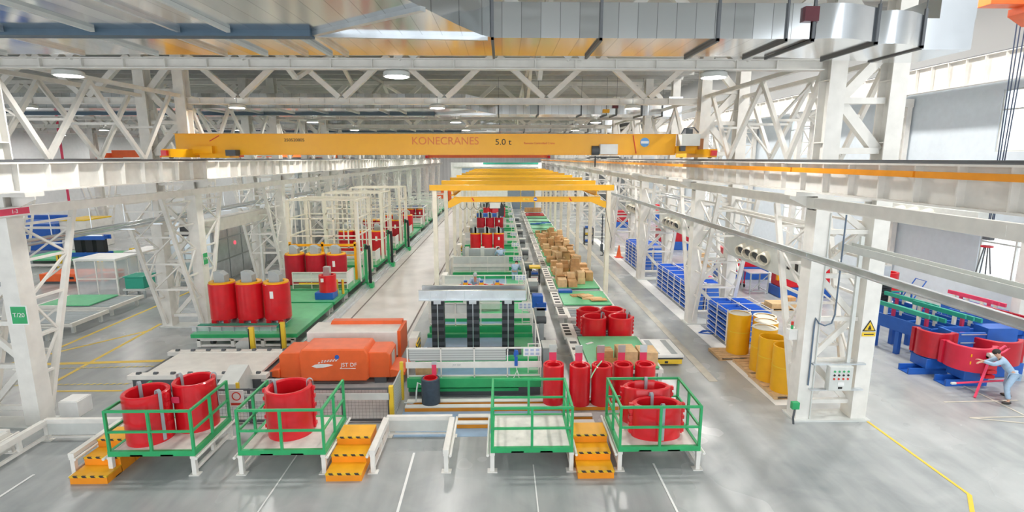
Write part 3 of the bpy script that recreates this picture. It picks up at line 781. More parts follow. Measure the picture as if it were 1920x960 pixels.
# ------------------------------------------------------------------ centre line stations
STY = [15.9+5.3*k for k in range(13)]
def station(k, panel):
    t = T('assembly_station', 'green and white lift station with guard rail, %s from the front of the centre line' % ORD[k], 'workstation', (-.9, STY[k], 0), group='lift stations of the centre line')
    MB().box(-2.12, 2.12, 0, .3, .36, .66).build('front_beam', GREEN, t); MB().box(-2.1, 2.1, .2, .26, .0, .36).build('cavity_shade', DARK, t)  # dark sheet stands for the shade in the cavity under the beam
    MB().box(-2.1, 1.4, .06, .14, .20, .30).build('sill_beam', GREEN, t)
    MB().box(-2.05, 2.05, .3, 1.5, .36, .40).build('step_board', SKYB, t)
    MB().box(-2.1, 2.1, 1.5, 1.75, .3, .72).build('deck_beam', GREEN, t)
    MB().box(-2.1, 2.1, 1.75, 4.5, .38, .46).build('deck', SKYB if k % 2 == 0 else LGREEN, t)
    MB().box(1.15, 2.08, 1.8, 4.45, .46, .475).box(1.15, 2.08, .3, 1.45, .40, .415).build('side_deck', LGREEN, t)
    MB().box(-2.1, 2.1, 4.5, 4.7, .2, .60).build('rear_beam', GREEN, t)
    for y in (.5, 4.2):
        for x in (-1.9, 1.9): MB().box(x-.15, x+.15, y-.15, y+.15, 0, .37).build('lift_leg', DARK, t)
    low = k in (4, 6, 8, 9)
    g = MB()
    for i in range(5): g.bar((-2.1+i*1.05, .1, .66), (-2.1+i*1.05, .1, 1.0 if low else 1.64), .04)
    for z in ((.98, .72) if low else (1.63, .72)): g.bar((-2.1, .1, z), (2.1, .1, z), .04)
    g.build('guard_rail', WHITE, t)
    if not low: b = MB().box(-2.15, 2.13, .03, .07, 1.0, 1.2).build('name_rail', WHITE, t)
    if k == 0: text('JST DF', b, (-.55, .025, 1.10), .09, GREY)
    if panel == 'perf': MB().box(-2.05, 1.0, .14, .16, 1.2, 1.6).build('perforated_panel', MESHPANEL, t)
    if panel == 'left' and not low: MB().box(-2.05, -.5, .14, .16, 1.0, 1.62).build('solid_panel', PALE, t)
    if panel == 'full' and not low: MB().box(-2.08, 1.3, .14, .16, .75, 1.62).build('solid_panel', PALE, t)
    g = MB()
    for x in (1.75, 2.1): g.bar((x, 1.0, .3), (x, 1.0, 1.45), .04)
    for z in (.55, .8, 1.05, 1.3, 1.44): g.bar((1.75, 1.0, z), (2.1, 1.0, z), .035)
    g.bar((2.1, .1, 1.62), (2.1, 4.6, 1.62), .04)
    g.bar((2.1, 4.6, .46), (2.1, 4.6, 1.62), .04); g.bar((2.1, 2.8, .46), (2.1, 2.8, 1.62), .04)
    g.build('ladder', WHITE, t)
    s_ = MB().box(1.55, 2.12, .03, .05, 1.38, 1.66).build('notice_sheet', WPRINT, t)
    m = MB()
    for i in range(3):
        for j in range(2): m.box(1.6+i*.17, 1.71+i*.17, .022, .03, 1.42+j*.12, 1.5+j*.12)
    m.build('printed_squares', mat('pale_blue_print%d' % k, (.45,.52,.7), .6), s_)
    MB().box(-2.5, -2.2, 2.6, 3.4, 0, 1.1).build('drive_cabinet', WHITE, t)
    MB().box(-2.2, -2.13, 2.3, 3.0, .5, 1.0).build('hazard_plate', HAZARD, t)
    return t
pan = ['perf', 'left', 'left', 'full', 'full', 'full', 'full', 'full', 'left', 'full', 'left', 'full', 'left']
for k in range(13): station(k, pan[k])
for k in (0, 1, 2, 3, 4, 5, 6, 7, 8):
    t = T('control_cabinet', 'small grey control cabinet beside the %s centre line station' % ORD[k], 'cabinet', (1.72, STY[k]+2.9, 0), group='grey cabinets along the aisle')
    MB().box(-.25, .25, -.4, .4, .05, .72).build('body', GREY, t, bevel=.01); MB().box(-.27, .27, -.42, .42, .72, .75).build('lid', PALE, t)
    for y in (-.3, .3): MB().box(-.2, .2, y-.05, y+.05, 0, .05).build('foot', DARK, t)
    t = T('motor_unit', 'dark drive motor beside the %s centre line station' % ORD[k], 'motor', (1.62, STY[k]+.25, 0), group='drive motors along the aisle')
    MB().disc_x((0,0,.85), .16, .4, 16).build('motor', DARK, t); MB().box(-.1, .1, -.1, .1, .02, .75).build('gear_column', GREY, t); MB().box(-.2, .2, -.2, .2, 0, .02).build('foot', DARK, t)
# black core with steel yoke
t = T('transformer_core', 'black three-limb transformer core with a grey steel top clamp', 'transformer core', (-1.07, 18.75, .46))
for i in (-1, 0, 1):
    c = MB().box(i*1.27-.22, i*1.27+.22, -.2, .2, .1, 2.12).build('core_limb', BLACKCORE, t)
    MB().box(i*1.27-.015, i*1.27+.015, -.21, -.2, .1, 1.95).build('tie_strap', STEEL, c)
    MB().box(i*1.27-.13, i*1.27+.13, -.23, -.15, 1.9, 2.12).build('tie_plate', STEEL, c)
m = MB(); m.box(-1.9, 1.9, -.36, -.30, 2.12, 2.42); m.box(-1.9, 1.9, -.44, -.30, 2.08, 2.12); m.box(-1.9, 1.9, -.44, -.30, 2.42, 2.45)
for x in (-1.5, -.95, -.3, .3, .95, 1.5): m.box(x-.015, x+.015, -.43, -.36, 2.12, 2.42)
m.build('clamp_beam', STEEL, t)
m = MB(); m.box(-1.88, 1.88, .30, .36, 2.12, 2.42); m.box(-1.88, 1.88, .30, .44, 2.42, 2.45); m.build('clamp_beam', STEEL, t)
MB().box(-1.6, 1.6, -.28, .28, 2.12, 2.3).build('top_yoke', BLACKCORE, t)
for x in (-1.27, 0, 1.27): MB().bar((x,-.45,2.27),(x,.45,2.27),.04).build('bolt', STEEL, t)
MB().box(-1.75, 1.75, -.32, .32, 0, .1).build('bottom_yoke', DARK, t)
# loads further down the line
def open_trio(label, loc):
    t = T('transformer', label, 'transformer', loc, 0, 'three-coil transformers')
    for i in (-1, 0, 1):
        c = MB().ring((i*.95,0,0), .45, .34, .05, .62, 28, 0, 1, 1, .02).build('coil', RED, t)
        MB().box(i*.95-.13, i*.95+.13, -.12, .12, .05, .86).build('core_limb', GOLD, t); MB().box(i*.95-.1, i*.95+.1, -.1, .1, .86, 1.0).build('limb_cap', BLUE, t)
        MB().box(i*.95-.26, i*.95-.18, -.1, .1, .5, .95).build('clamp', GREY, t)
    MB().box(-1.4, 1.4, -.35, .35, 0, .05).build('base_frame', RED, t); MB().box(-1.1, 1.1, -.3, .3, -1.2, 0).build('lift_pedestal', PALE, t); t.scale = (.78, .78, .6)
    return t
open_trio('open red transformer with yellow and blue limb tops, before the worker in a grey cap', (-.98, 24.3, 1.30))
trio('red three-coil transformer with dark yoke on the fifth centre line station', (-1.12, 39.2, .90), .4, 1.1, .86, RED, AMBER, DARK, False, bh=.44)
trio('dark red three-coil transformer with blue yoke on the seventh centre line station', (-1.15, 50, .96), .4, 1.05, .85, DRED, None, BLUE, False, bh=.5)
trio('distant red three-coil transformer on the ninth centre line station', (-.9, 60.5, .96), .4, 1.05, .85, RED, None, DARK, False, bh=.5)
trio('distant red three-coil transformer on the tenth centre line station', (-.9, 65.8, .96), .4, 1.05, .85, RED, None, DARK, False, bh=.5)
t = T('laminated_core', 'grey laminated core frame with red foot bars on the fourth centre line station', 'transformer core', (-1.3, 34.4, .96))
MB().box(-1.2, 1.2, -.3, .3, -.5, 0).build('lift_pedestal', PALE, t)
MB().box(-1.3, 1.3, -.2, .2, .1, .75).build('core', GREY, t); MB().box(-1.5, 1.4, -.35, .35, 0, .1).build('foot_bar', DRED, t)
for x in (-1.0, 0, 1.0): MB().box(x-.12, x+.12, -.23, .23, .1, .85).build('limb', PALE, t)
tag(MB().box(-.35,.35,-.2,.2,0,.3).box(-.3,.3,-.15,.15,.3,.34).build('parts_carton', CARD, loc=(-2.55, 17.0, .40)), 'open brown carton behind the first station fence', 'box')
t = T('hand_gun', 'blue hand tool with a looped cable hanging on the first station rail', 'tool', (.42, 15.94, .95))
MB().prism([(-.06,.42),(.08,.5),(.06,.62),(-.05,.64),(-.08,.5)], 'y', -.05, .03).build('body', BLUE, t); MB().box(-.05, .05, -.05, .03, .12, .42).build('grip', BLUE, t)
MB().tube([(0,-.01,.12),(.03,-.01,-.05),(-.08,-.01,-.3),(0,-.01,-.38),(.1,-.01,-.3),(.04,-.01,-.05)], .012, 6).build('cable', WPRINT, t)

# ------------------------------------------------------------------ left transformer line
def line_deck(k, y0, L, label, rail=True):
    t = T('line_platform', label, 'platform', (-10.35, y0, 0), group='green platforms of the left line')
    MB().box(-2.1, 2.1, 0, L, .44, .60).build('deck', LGREEN, t)
    m = MB(); m.box(-2.1, 2.1, -.02, .0, .44, .58); m.box(2.1, 2.12, 0, L, .44, .58); m.build('edge_band', GREEN, t)
    b = MB(); b.box(-1.9, 2.0, .05, .15, .30, .44); b.box(-1.9, 2.0, L-.15, L-.05, .30, .44); b.box(-1.9, 2.0, .1, .2, .04, .12)
    for x in (-1.85, -.5, .7, 1.9): b.box(x-.07, x+.07, .05, .2, .04, .36); b.box(x-.07, x+.07, L-.2, L-.05, 0, .36)
    b.build('under_frame', WHITE, t)
    for x in (-1.5, 1.5):
        for y in (.5, L-.5): MB().disc_x((x, y, .15), .15, .12, 14).build('wheel', DARK, t)
    if rail:
        g = MB()
        for x in (-.9, .1, 1.1, 2.0): g.bar((x, .12, .6), (x, .12, 1.5), .04)
        for z in (.85, 1.49): g.bar((-.9, .12, z), (2.0, .12, z), .045)
        g.bar((2.0, .12, 1.49), (2.0, 1.4, 1.49), .04); g.bar((2.0, 1.4, .6), (2.0, 1.4, 1.5), .04)
        g.build('guard_rail', WHITE, t); MB().box(-.9, 2.0, .08, .11, 1.0, 1.16).build('name_rail', WHITE, t)
        MB().box(-.9, 2.0, .15, .17, .95, 1.45).build('grey_panel', PALE, t)
        MB().box(1.97, 2.0, .2, 1.3, .8, 1.45).build('white_panel', WPRINT, t)
    return t
line_deck(0, 20.6, 4.6, 'green platform carrying the bright red trio, nearest of the left line', False)
trio('bright red three-coil transformer with orange rings, nearest of the left line', (-10.75, 22.25, .63), .54, 1.52, 1.14, RED, AMBER, None, True, n=40)
t = T('rail_beam', 'pale steel channel lying on the green platform before the bright red trio', 'beam', (-10.9, 21.0, .60))
MB().box(-1.7, 1.7, -.03, .0, .0, .2).build('web', STEEL, t); MB().box(-1.75, 1.75, -.12, .0, .2, .215).build('top_flange', STEEL, t)
for i in range(7): MB().box(-1.5+i*.5, -1.48+i*.5, -.11, -.03, .0, .2).build('rib', STEEL, t)
tag(MB().box(-1.8,1.8,-.12,.12,0,.12).build('support_beam', TEAL, loc=(-10.8, 21.5, .60)), 'teal support beam under the front of the bright red trio', 'beam')
for x, y, l in ((-8.62, 20.2, 'yellow and black post'), (-9.55, 19.6, 'yellow guard post with a pale foot box')):
    t = T('guard_post', l + ' before the nearest left platform', 'post', (x, y, 0))
    MB().box(-.09, .09, -.06, .06, 0, 1.2).build('post', YEL, t); MB().box(-.10, -.06, -.07, .07, 0, 1.15).build('black_edge', BLACK, t)
    if y < 20: MB().prism([(-.7,.1),(-.1,.1),(-.1,.62),(-.55,.62),(-.7,.5)], 'y', .1, .5).build('foot_box', PALE, t)
line_deck(1, 25.45, 2.3, 'short green platform carrying the small red transformer, second of the left line', False)
t = T('transformer', 'small red transformer with grey limb on a blue base, behind the nearest trio', 'transformer', (-8.75, 26.2, .60))
MB().ring((0,0,.35), .42, .3, 0, .85, 28).build('coil', RED, t); MB().box(-.15,.15,-.15,.15,.0,1.6).build('core_limb', STEEL, t)
MB().box(-.55,.35,-.4,.4,0,.35).build('base_frame', BLUE, t, bevel=.02); MB().box(-.2,-.06,-.44,-.42,.9,1.08).build('name_plate', WPRINT, t)
t = T('barrier_frame', 'yellow barrier frame with black edges on the second left platform', 'barrier', (-8.5, 27.0, .6))
for x in (-.05, .25): MB().box(x-.05, x+.05, -.05, .05, 0, .75).build('post', YEL, t)
MB().box(-2.0, -.1, .0, .05, .5, .58).build('bar', YEL, t); MB().box(.19, .21, -.06, .06, .0, .75).build('black_edge', BLACK, t)
decks = [28.0, 34.6, 41.2, 47.8, 54.4, 61, 67.6, 74.2, 80.8]
for k, y in enumerate(decks):
    line_deck(k, y, 5.6, 'green platform with white guard fence on the left line, %s fenced one from the front' % ORD[k])
trio('dark red three-coil transformer with yellow rings before the first white cage', (-10.38, 29.35, .63), .545, 1.62, 1.15, DRED, AMBER, None, False, n=36)
trio('red three-coil transformer inside the second white cage', (-10.1, 38.3, .63), .55, 1.7, 1.13, RED, AMBER, None, False)
trio('brownish red three-coil transformer inside the third white cage', (-10.1, 45.1, .63), .55, 1.7, 1.13, DRED, AMBER, None, False)
trio('red three-coil transformer behind the last white cage', (-10.1, 51, .63), .5, 1.5, 1.05, RED, AMBER, None, False)
trio('distant red three-coil transformer with blue yoke and yellow rings on the left line', (-10.0, 58.5, .63), .5, 1.4, 1.05, DRED, AMBER, BLUE, False)
for k, (y, l) in enumerate(((30.62, 'first'), (36.9, 'second'), (43.6, 'third'))):
    t = T('white_cage', 'tall white open frame cage over the left line, %s of three' % l, 'cage', (-10.3, y, .6), group='tall white cages')
    W, D, Hh = 1.95, 2.85, 4.55
    for x in (-W, -.7, .6, W):
        for yy in (0, D):
            if x in (-W, W): MB().box(x-.09, x+.09, yy-.09, yy+.09, 0, Hh).build('post', CREAM, t)
            else: MB().box(x-.035, x+.035, yy-.035, yy+.035, 1.3, Hh).build('upright', CREAM, t)
    for yy in (1.0, 2.0):
        for x in (-W, W): MB().box(x-.03, x+.03, yy-.03, yy+.03, 0, Hh).build('upright', WHITE, t)
    for z in (1.35, 2.5, 3.5, Hh):
        m = MB(); m.bar((-W, 0, z), (W, 0, z), .07); m.bar((-W, D, z), (W, D, z), .07); m.bar((-W, 0, z), (-W, D, z), .07); m.bar((W, 0, z), (W, D, z), .07)
        m.build('ring_beam', CREAM, t)
    m = MB(); m.bar((-W, 1.0, Hh), (W, 1.0, Hh), .06); m.bar((-W, 2.0, Hh), (W, 2.0, Hh), .06); m.build('roof_bar', CREAM, t)
    if k == 0:
        m = MB()
        for x in (-W-1.0, -W-.55): m.bar((x, .8, -.6), (x, .8, Hh-.1), .06)
        for z in (.4, 1.5, 2.5, 3.5, 4.4): m.bar((-W-1.0, .8, z), (-W, .8, z), .045)
        m.build('side_door_frame', WHITE, t)
        m = MB(); m.bar((W+.25, -.6, -.05), (W+.25, -.6, Hh-.1), .07); m.bar((W, 0, Hh-.1), (W+.25, -.6, Hh-.1), .05); m.build('door_post', WHITE, t)
    t = T('lift_mast', 'green lift mast with a black cable chain beside the %s white cage' % l, 'mast', (-8.0, y+.2, 0), group='green lift masts')
    MB().box(-.07, .07, -.07, .07, 0, 2.6).build('mast', GREEN, t); MB().tube([(.25,-.1,.3),(.25,-.1,2.2),(.22,-.08,2.5),(.1,-.06,2.55),(.05,-.1,2.3)], .09, 8).build('cable_chain', BLACK, t)
    MB().box(-.2, .4, -.25, .2, 0, .3).build('foot', GREEN, t)
t = T('lifting_frame', 'orange lifting frame behind the dark red trio', 'lifting frame', (-10.3, 30.35, .6))
for x in (-1.85, 0, 1.85): MB().box(x-.06, x+.06, -.05, .05, 0, 2.2).build('post', AMBER, t)
MB().box(-1.9, 1.9, -.05, .05, 1.95, 2.08).build('cross_bar', AMBER, t); MB().box(-1.9, 1.9, -.04, .04, 1.4, 1.46).build('cross_bar', AMBER, t)
for k in range(4):
    y = decks[4+k] + 1.3
    t = T('white_gantry_frame', 'white open frame over the far left line, %s from the front' % ORD[k], 'frame', (-10.2, y, .6), group='white frames of the far left line')
    for x in (-1.7, 2.0):
        for yy in (0, 2.6): MB().box(x-.07, x+.07, yy-.07, yy+.07, 0, 1.95).build('post', WHITE, t)
    for z in (1.0, 1.9):
        m = MB(); m.bar((-1.7,0,z),(2.0,0,z),.1); m.bar((-1.7,2.6,z),(2.0,2.6,z),.1); m.bar((2.0,0,z),(2.0,2.6,z),.1); m.bar((-1.7,0,z),(-1.7,2.6,z),.1); m.build('ring_beam', WHITE, t)
t = T('transfer_vehicle', 'distant orange transfer vehicle on the pale lane', 'vehicle', (-9.6, 93, 0))
MB().box(-2.2, 3.4, 0, 3, .3, 1.5).build('body', ORANGE, t, bevel=.05); MB().box(-1, 1.8, .1, 2.9, 1.5, 2.1).build('housing', ORANGE, t, bevel=.05); MB().box(-1.8, 3, .2, 2.8, 0, .3).build('wheel_unit', DARK, t)
# rail of the lane
m = MB(); m.box(-.18, .18, 0, 90, 0, .22); m.box(-.05, .05, 0, 90, .22, .30); m.box(.18, .26, 0, 90, 0, .1)
tag(m.build('lane_rail', STEEL, loc=(-8.0, 20.2, 0)), 'grey raised rail between the left line and the pale lane', 'rail')

# ------------------------------------------------------------------ left hall
def panel_box(name, label, cat, x0, x1, y0, y1, h, top, n=2):
    t = T(name, label, cat, ((x0+x1)/2, y0, 0)); a = (x1-x0)/2; L = y1-y0
    for x in (-a, a):
        for y in (0, L): MB().box(x-.04, x+.04, y-.04, y+.04, 0, h).build('post', WHITE, t)
    m = MB()
    for z in (.06, h*.5, h-.04):
        m.bar((-a, 0, z), (a, 0, z), .06); m.bar((a, 0, z), (a, L, z), .06); m.bar((-a, 0, z), (-a, L, z), .06); m.bar((-a, L, z), (a, L, z), .06)
    m.bar((0, 0, 0.03), (0, 0, h), .05); m.bar((a, L/2, .03), (a, L/2, h), .05); m.build('frame', WHITE, t)
    MB().box(-a, a, -.01, .01, .1, h-.1).build('clear_panel', PLEXI, t); MB().box(a-.01, a+.01, .04, L-.04, .1, h-.1).build('clear_panel', PLEXI, t)
    MB().box(-a-.06, a+.06, -.06, L+.06, h, h+.06).build('roof_panel', top, t)
    return t
panel_box('clear_enclosure', 'white framed enclosure with clear walls and a white roof, nearer of two', 'enclosure', -23.1, -20.95, 28.7, 30.5, 2.1, WPRINT)
panel_box('clear_enclosure', 'white framed enclosure with clear walls, partly behind the nearer one', 'enclosure', -22.4, -20.2, 31.6, 33.6, 2.0, WPRINT)
t = T('green_crate', 'green box load on a grey cart beside the nearer clear enclosure', 'crate', (-20.0, 28.6, 0))
MB().box(-.5, .5, 0, 1, .52, 1.15).build('body', TEAL, t, bevel=.02); MB().box(-.55, .55, -.05, 1.05, 1.15, 1.2).build('lid', TEAL, t)
MB().box(-.6, .6, -.1, 1.1, .42, .52).build('cart_top', PALE, t)
for x in (-.5, .5):
    for y in (0, 1): MB().box(x-.05, x+.05, y-.05, y+.05, 0, .42).build('leg', GREY, t)
def roller_bed(label, x0, x1, y0, y1, z, n):
    t = T('roller_conveyor', label, 'conveyor', ((x0+x1)/2, y0, 0), group='low roller conveyors of the left hall'); a = (x1-x0)/2; L = y1-y0
    for x in (-a, a): MB().box(x-.06, x+.06, 0, L, z-.16, z).build('side_beam', WHITE, t)
    for y in (.03, L-.03): MB().box(-a+.06, a-.06, y-.03, y+.03, z-.16, z-.02).build('end_beam', WHITE, t)
    for i in range(n): MB().disc_x((0, .3+(L-.6)*i/(n-1), z-.06), .05, 2*a-.12, 10).build('roller', GREY, t)
    for x in (-a+.15, a-.15):
        for y in (.3, L-.3): MB().box(x-.06, x+.06, y-.06, y+.06, 0, z-.16).build('leg', PALE, t)
    return t
roller_bed('low white roller conveyor under the green sheet in the left hall', -22.6, -18.8, 25.0, 27.4, .5, 10)
roller_bed('low white roller conveyor behind the front left column', -22.6, -18.6, 22.4, 24.6, .5, 10)
roller_bed('low white roller conveyor at the left edge of the picture', -22.4, -18.9, 19.8, 22.0, .5, 10)
tag(MB().box(-1.2,1.2,0,2.0,0,.06).build('green_sheet', LGREEN, loc=(-21.1, 25.2, .505), bevel=.01), 'green sheet lying on a low roller conveyor in the left hall', 'pallet')
t = T('transformer_core', 'black three-limb core between blue clamps on a green platform', 'transformer core', (-29.4, 38.2, .62))
for i in (-1, 0, 1): MB().box(i*.78-.24, i*.78+.24, -.2, .2, .2, 1.3).build('core_limb', BLACK, t)
for z in (0, 1.2):
    MB().box(-1.25, 1.25, -.35, -.28, z, z+.3).build('clamp_beam', BLUE, t); MB().box(-1.25, 1.25, .28, .35, z, z+.3).build('clamp_beam', BLUE, t); MB().box(-1.1, 1.1, -.28, .28, z+.02, z+.26).build('yoke', BLUE, t)
t = T('transformer_core', 'black core with blue top clamp farther back by the blue machine', 'transformer core', (-40.5, 48.5, 0))
for i in (-1, 0, 1): MB().box(i*1.1-.4, i*1.1+.4, -.2, .2, 0, 2.0).build('core_limb', BLACK, t)
MB().box(-1.8, 1.8, -.3, .3, 2.0, 2.5).build('clamp_beam', BLUE, t)
t = T('line_platform', 'green platform under the black core with blue clamps in the left hall', 'platform', (-30.5, 37, 0))
MB().box(-3.4, 2.6, 0, 3.4, .5, .62).build('deck', LGREEN, t)
for x in (-2.8, 2.2): MB().box(x-.4, x+.4, .3, 3.0, 0, .5).build('under_frame', GREY, t)
t = T('coil_winder', 'large blue machine housing with a white side in the left hall', 'machine', (-37.7, 44.2, 0))
MB().box(-4, .9, 0, 3.5, 0, 2.2).build('housing', BLUE, t, bevel=.04); MB().box(.92, 3.1, .5, 3.5, 0, 2.4).build('white_side', WHITE, t, bevel=.04); MB().box(.92, 3.1, .45, 3.55, 2.4, 2.5).build('top_edge', YEL, t)
t = T('transfer_vehicle', 'low orange transfer vehicle behind the clear enclosure in the left hall', 'vehicle', (-26.2, 32.0, 0))
MB().box(-1.8, 2.2, 0, 1.6, .15, .62).build('body', ORANGE, t, bevel=.03); MB().box(-1.7, 2.1, .1, 1.5, 0, .15).build('wheel_unit', DARK, t); MB().box(.0, .25, -.01, .0, .3, .45).build('sensor', BLACK, t)
for k, (x, y) in enumerate(((-28.4,32.3),(-29.3,36.0),(-26.6,35.9),(-26.0,38.2),(-24.8,39.4))):
    t = T('bollard', 'yellow and black striped bollard, %s from the left in the left hall' % ORD[k], 'bollard', (x, y-.8, 0), group='striped bollards')
    MB().box(-.11, .11, -.11, .11, 0, 1.3).build('post', YEL, t); MB().box(.03, .08, -.118, -.11, .05, 1.25).build('black_stripe', BLACK, t)
# grey panelled cell and overhead box between left columns
t = T('grey_cell', 'tall grey panelled machine cell behind the left columns', 'machine cell', (-18.4, 31.5, 0))
MB().box(-1.7, 1.2, 0, 12, 0, 4.0).build('housing', GREY, t)
m = MB()
for j in range(7):
    for z in (.1, 1.4, 2.7): m.box(1.21, 1.25, .15+j*1.7, 1.72+j*1.7, z, z+1.2)
    m.box(-1.6+.4*j, -1.25+.4*j, -.04, -.01, .2, 3.8)
o = m.build('panel', STEEL, t); o['kind'] = 'stuff'
MB().disc_x((1.27, 2.6, 2.2), .12, .03, 16).build('red_indicator', SCREEN, t)
t = T('tall_grey_cell', 'tall grey glazed cell farther back behind the left columns', 'machine cell', (-19.5, 46, 0))
MB().box(-2.5, 2.2, 0, 14, 0, 6.3).build('housing', GREY, t)
m = MB()
for j in range(8):
    for q in range(4): m.box(2.21, 2.25, .15+j*1.7, 1.7+j*1.7, .3+q*1.5, 1.6+q*1.5)
for j in range(3):
    for q in range(4): m.box(-2.4+j*1.5, -1.05+j*1.5, -.04, -.01, .3+q*1.5, 1.6+q*1.5)
o = m.build('panel', PALE, t); o['kind'] = 'stuff'
t = T('box_duct', 'white box duct between the second and third left columns', 'duct', (-14.45, 24.6, 0))
MB().box(-.35, .35, .0, 7.5, 3.95, 4.55).build('duct', WHITE, t); MB().box(-.3, .3, -.12, 0, 4.0, 4.5).build('grille', DARK, t)
for y in (.3, 7.2): MB().box(-.06, .06, y-.06, y+.06, 0, 3.95).build('leg', PALE, t)
for k in range(6):
    x, y = [(-24,52),(-28,60),(-22,66),(-33,70),(-25,78),(-30,90)][k]
    t = T('press_machine', 'distant %s machine block far down the left hall, %s from the front' % (['green','grey','white','orange','green','grey'][k], ORD[k]), 'machine', (x, y, 0), group='distant machines of the left hall')
    c = [GREEN, GREY, WHITE, AMBER, TEAL, PALE][k]
    MB().box(-2, 2, 0, 3, .2, 1.6).build('body', c, t, bevel=.04); MB().box(-1.2, .8, .4, 2.6, 1.6, 2.8).build('housing', PALE, t, bevel=.04); MB().box(-2.1, 2.1, -.1, 3.1, 0, .2).build('base', DARK, t); MB().box(1.2, 1.8, .2, .8, 1.6, 2.2).build('control_box', GREY, t)
t = T('fire_pipe', 'dark red vertical fire pipe on a far left hall column', 'pipe', (-39.6, 49.6, 0))
MB().tube([(0,0,0),(0,0,12)], .1, 10).build('pipe', PINK, t); MB().box(-.2,.2,-.15,.15,1.2,1.8).build('valve_box', REDPRINT, t)

# ------------------------------------------------------------------ right conveyor with green pallets and cartons
def conv_frame(k, y0, L, z=.5):
    t = T('pallet_conveyor', 'white roller conveyor frame on the right of the aisle, %s from the front' % ORD[k], 'conveyor', (3.95, y0, 0), group='white conveyor frames along the aisle')
    for x in (-.95, 1.4):
        MB().box(x-.07, x+.07, 0, L, z-.14, z).build('side_beam', WHITE, t)
        for y in (.2, L-.2): MB().box(x-.07, x+.07, y-.06, y+.06, 0, z-.14).build('leg', WHITE, t)
    for y in (.05, L-.05): MB().box(-.88, 1.33, y-.05, y+.05, z-.14, z-.02).build('end_beam', WHITE, t)
    for i in range(5): MB().disc_x((.225, .35+(L-.7)*i/4, z-.06), .045, 2.2, 8).build('roller', GREY, t)
    MB().box(-1.45, -1.05, .1, L-.2, z-.04, z+.08).build('side_box', WHITE, t)
    m = MB()
    for i in range(4): m.box(-1.38, -1.12, .3+i*(L-.5)/4, .55+i*(L-.5)/4, z+.08, z+.085)
    m.build('black_slots', BLACK, t)
    for y in (.4, L-.5): MB().box(-1.35, -1.15, y-.06, y+.06, 0, z-.04).build('leg', WHITE, t)
    return t
def pallet(label, y0, L, m=LGREEN, z=.5, x0=-1.0, x1=1.35):
    t = T('green_pallet', label, 'pallet', (3.95, y0, z), group='green pallets on the conveyor')
    MB().box(x0, x1, 0, L, .02, .07).build('top_sheet', m, t, bevel=.01)
    for x in (x0+.1, x1-.1): MB().box(x-.05, x+.05, .05, L-.05, 0, .02).build('runner', GREEN, t)
    return t
def carton(label, x, y, z, dx, dy, dz, rz=0, kind='closed', m=None, group=None):
    t = T('cardboard_box', label, 'box', (x, y, z), rz, group); a, b = dx/2, dy/2
    if kind == 'flat':
        MB().box(-a, a, -b, b, 0, dz).build('sheet', m or CARD, t); MB().box(-a*.8, a*.5, -b*.9, b*.6, dz, dz+.02).build('sheet', m or CARD, t); return t
    if kind == 'open':
        w = MB(); w.box(-a, a, -b, b, 0, .01); th = .012
        w.box(-a, a, -b, -b+th, .01, dz); w.box(-a, a, b-th, b, .01, dz); w.box(-a, -a+th, -b+th, b-th, .01, dz); w.box(a-th, a, -b+th, b-th, .01, dz)
        w.build('body', m or CARD, t)
        f = MB()
        f.bar((0,-b,dz), (0,-b-dy*.28,dz+dy*.12), dx*.96, .008, up=(0,0,1)); f.bar((a,0,dz), (a+dx*.25,0,dz+dx*.05), dy*.96, .008)
        f.build('flap', m or CARD, t); return t
    MB().box(-a, a, -b, b, 0, dz).build('body', m or CARD, t, bevel=.008)
    MB().box(-a-.002, a+.002, -.03, .03, dz*.7, dz+.002).build('tape', WOOD, t)
    return t
CARD2 = mat('light_cardboard', (.72, .49, .26), .75, var=.12, scale=5)
conv_frame(0, 16.9, 3.3); pallet('green pallet with cartons at its front edge, nearest on the conveyor', 16.95, 3.2)
carton('dark brown carton at the left of the nearest green pallet', 3.55, 17.6, .57, .5, .45, .42, .05)
carton('open brown carton with loose flaps before the nearest green pallet', 3.75, 17.1, .57, .7, .5, .18, .1, 'open')
carton('large tan carton in the middle of the nearest green pallet', 4.25, 17.45, .57, .62, .8, .5, .03, 'closed', CARD2)
carton('large tan carton at the right end of the nearest green pallet', 4.95, 17.4, .57, .62, .75, .48, -.03, 'closed', CARD2)
tag(MB().box(-.16,.16,-.06,.06,0,.02).build('paper_bag', WPRINT, loc=(3.3, 19.3, .572), rz=.6), 'small white paper packet on the nearest green pallet', 'packet')
conv_frame(1, 20.5, 2.1, .32)
for i, (x, y, l) in enumerate(((3.75,20.95,'front left'),(4.82,20.95,'front right'),(3.72,22.0,'back left'),(4.72,22.02,'back right'))):
    coil('red_coil', 'hollow red coil with dark straps, %s of the four beyond the tall coils' % l, (x, y, .34), .49, .40, .82, straps=(rad(30),) if i in (0, 1) else (), tabs=(rad(180) if i % 2 == 0 else 0,), group='four red coils on the conveyor', drop=.4)
conv_frame(2, 22.9, 1.7); conv_frame(3, 24.8, 2.7); pallet('green pallet with flattened cartons, second on the conveyor', 24.85, 2.6)
for i, (x, y, z, dx, dy, r) in enumerate(((3.9,26.5,.57,.8,.5,.2),(4.5,25.9,.57,1.0,.5,-.1),(4.75,25.5,.61,.8,.4,.1),(4.2,26.2,.63,.7,.45,.5))):
    carton('flattened brown carton, %s of the sheets on the second green pallet' % ORD[i], x, y, z, dx, dy, .04, r, 'flat', CARD2 if i % 2 else CARD)
y = 27.7; pile = 0
PILES = []
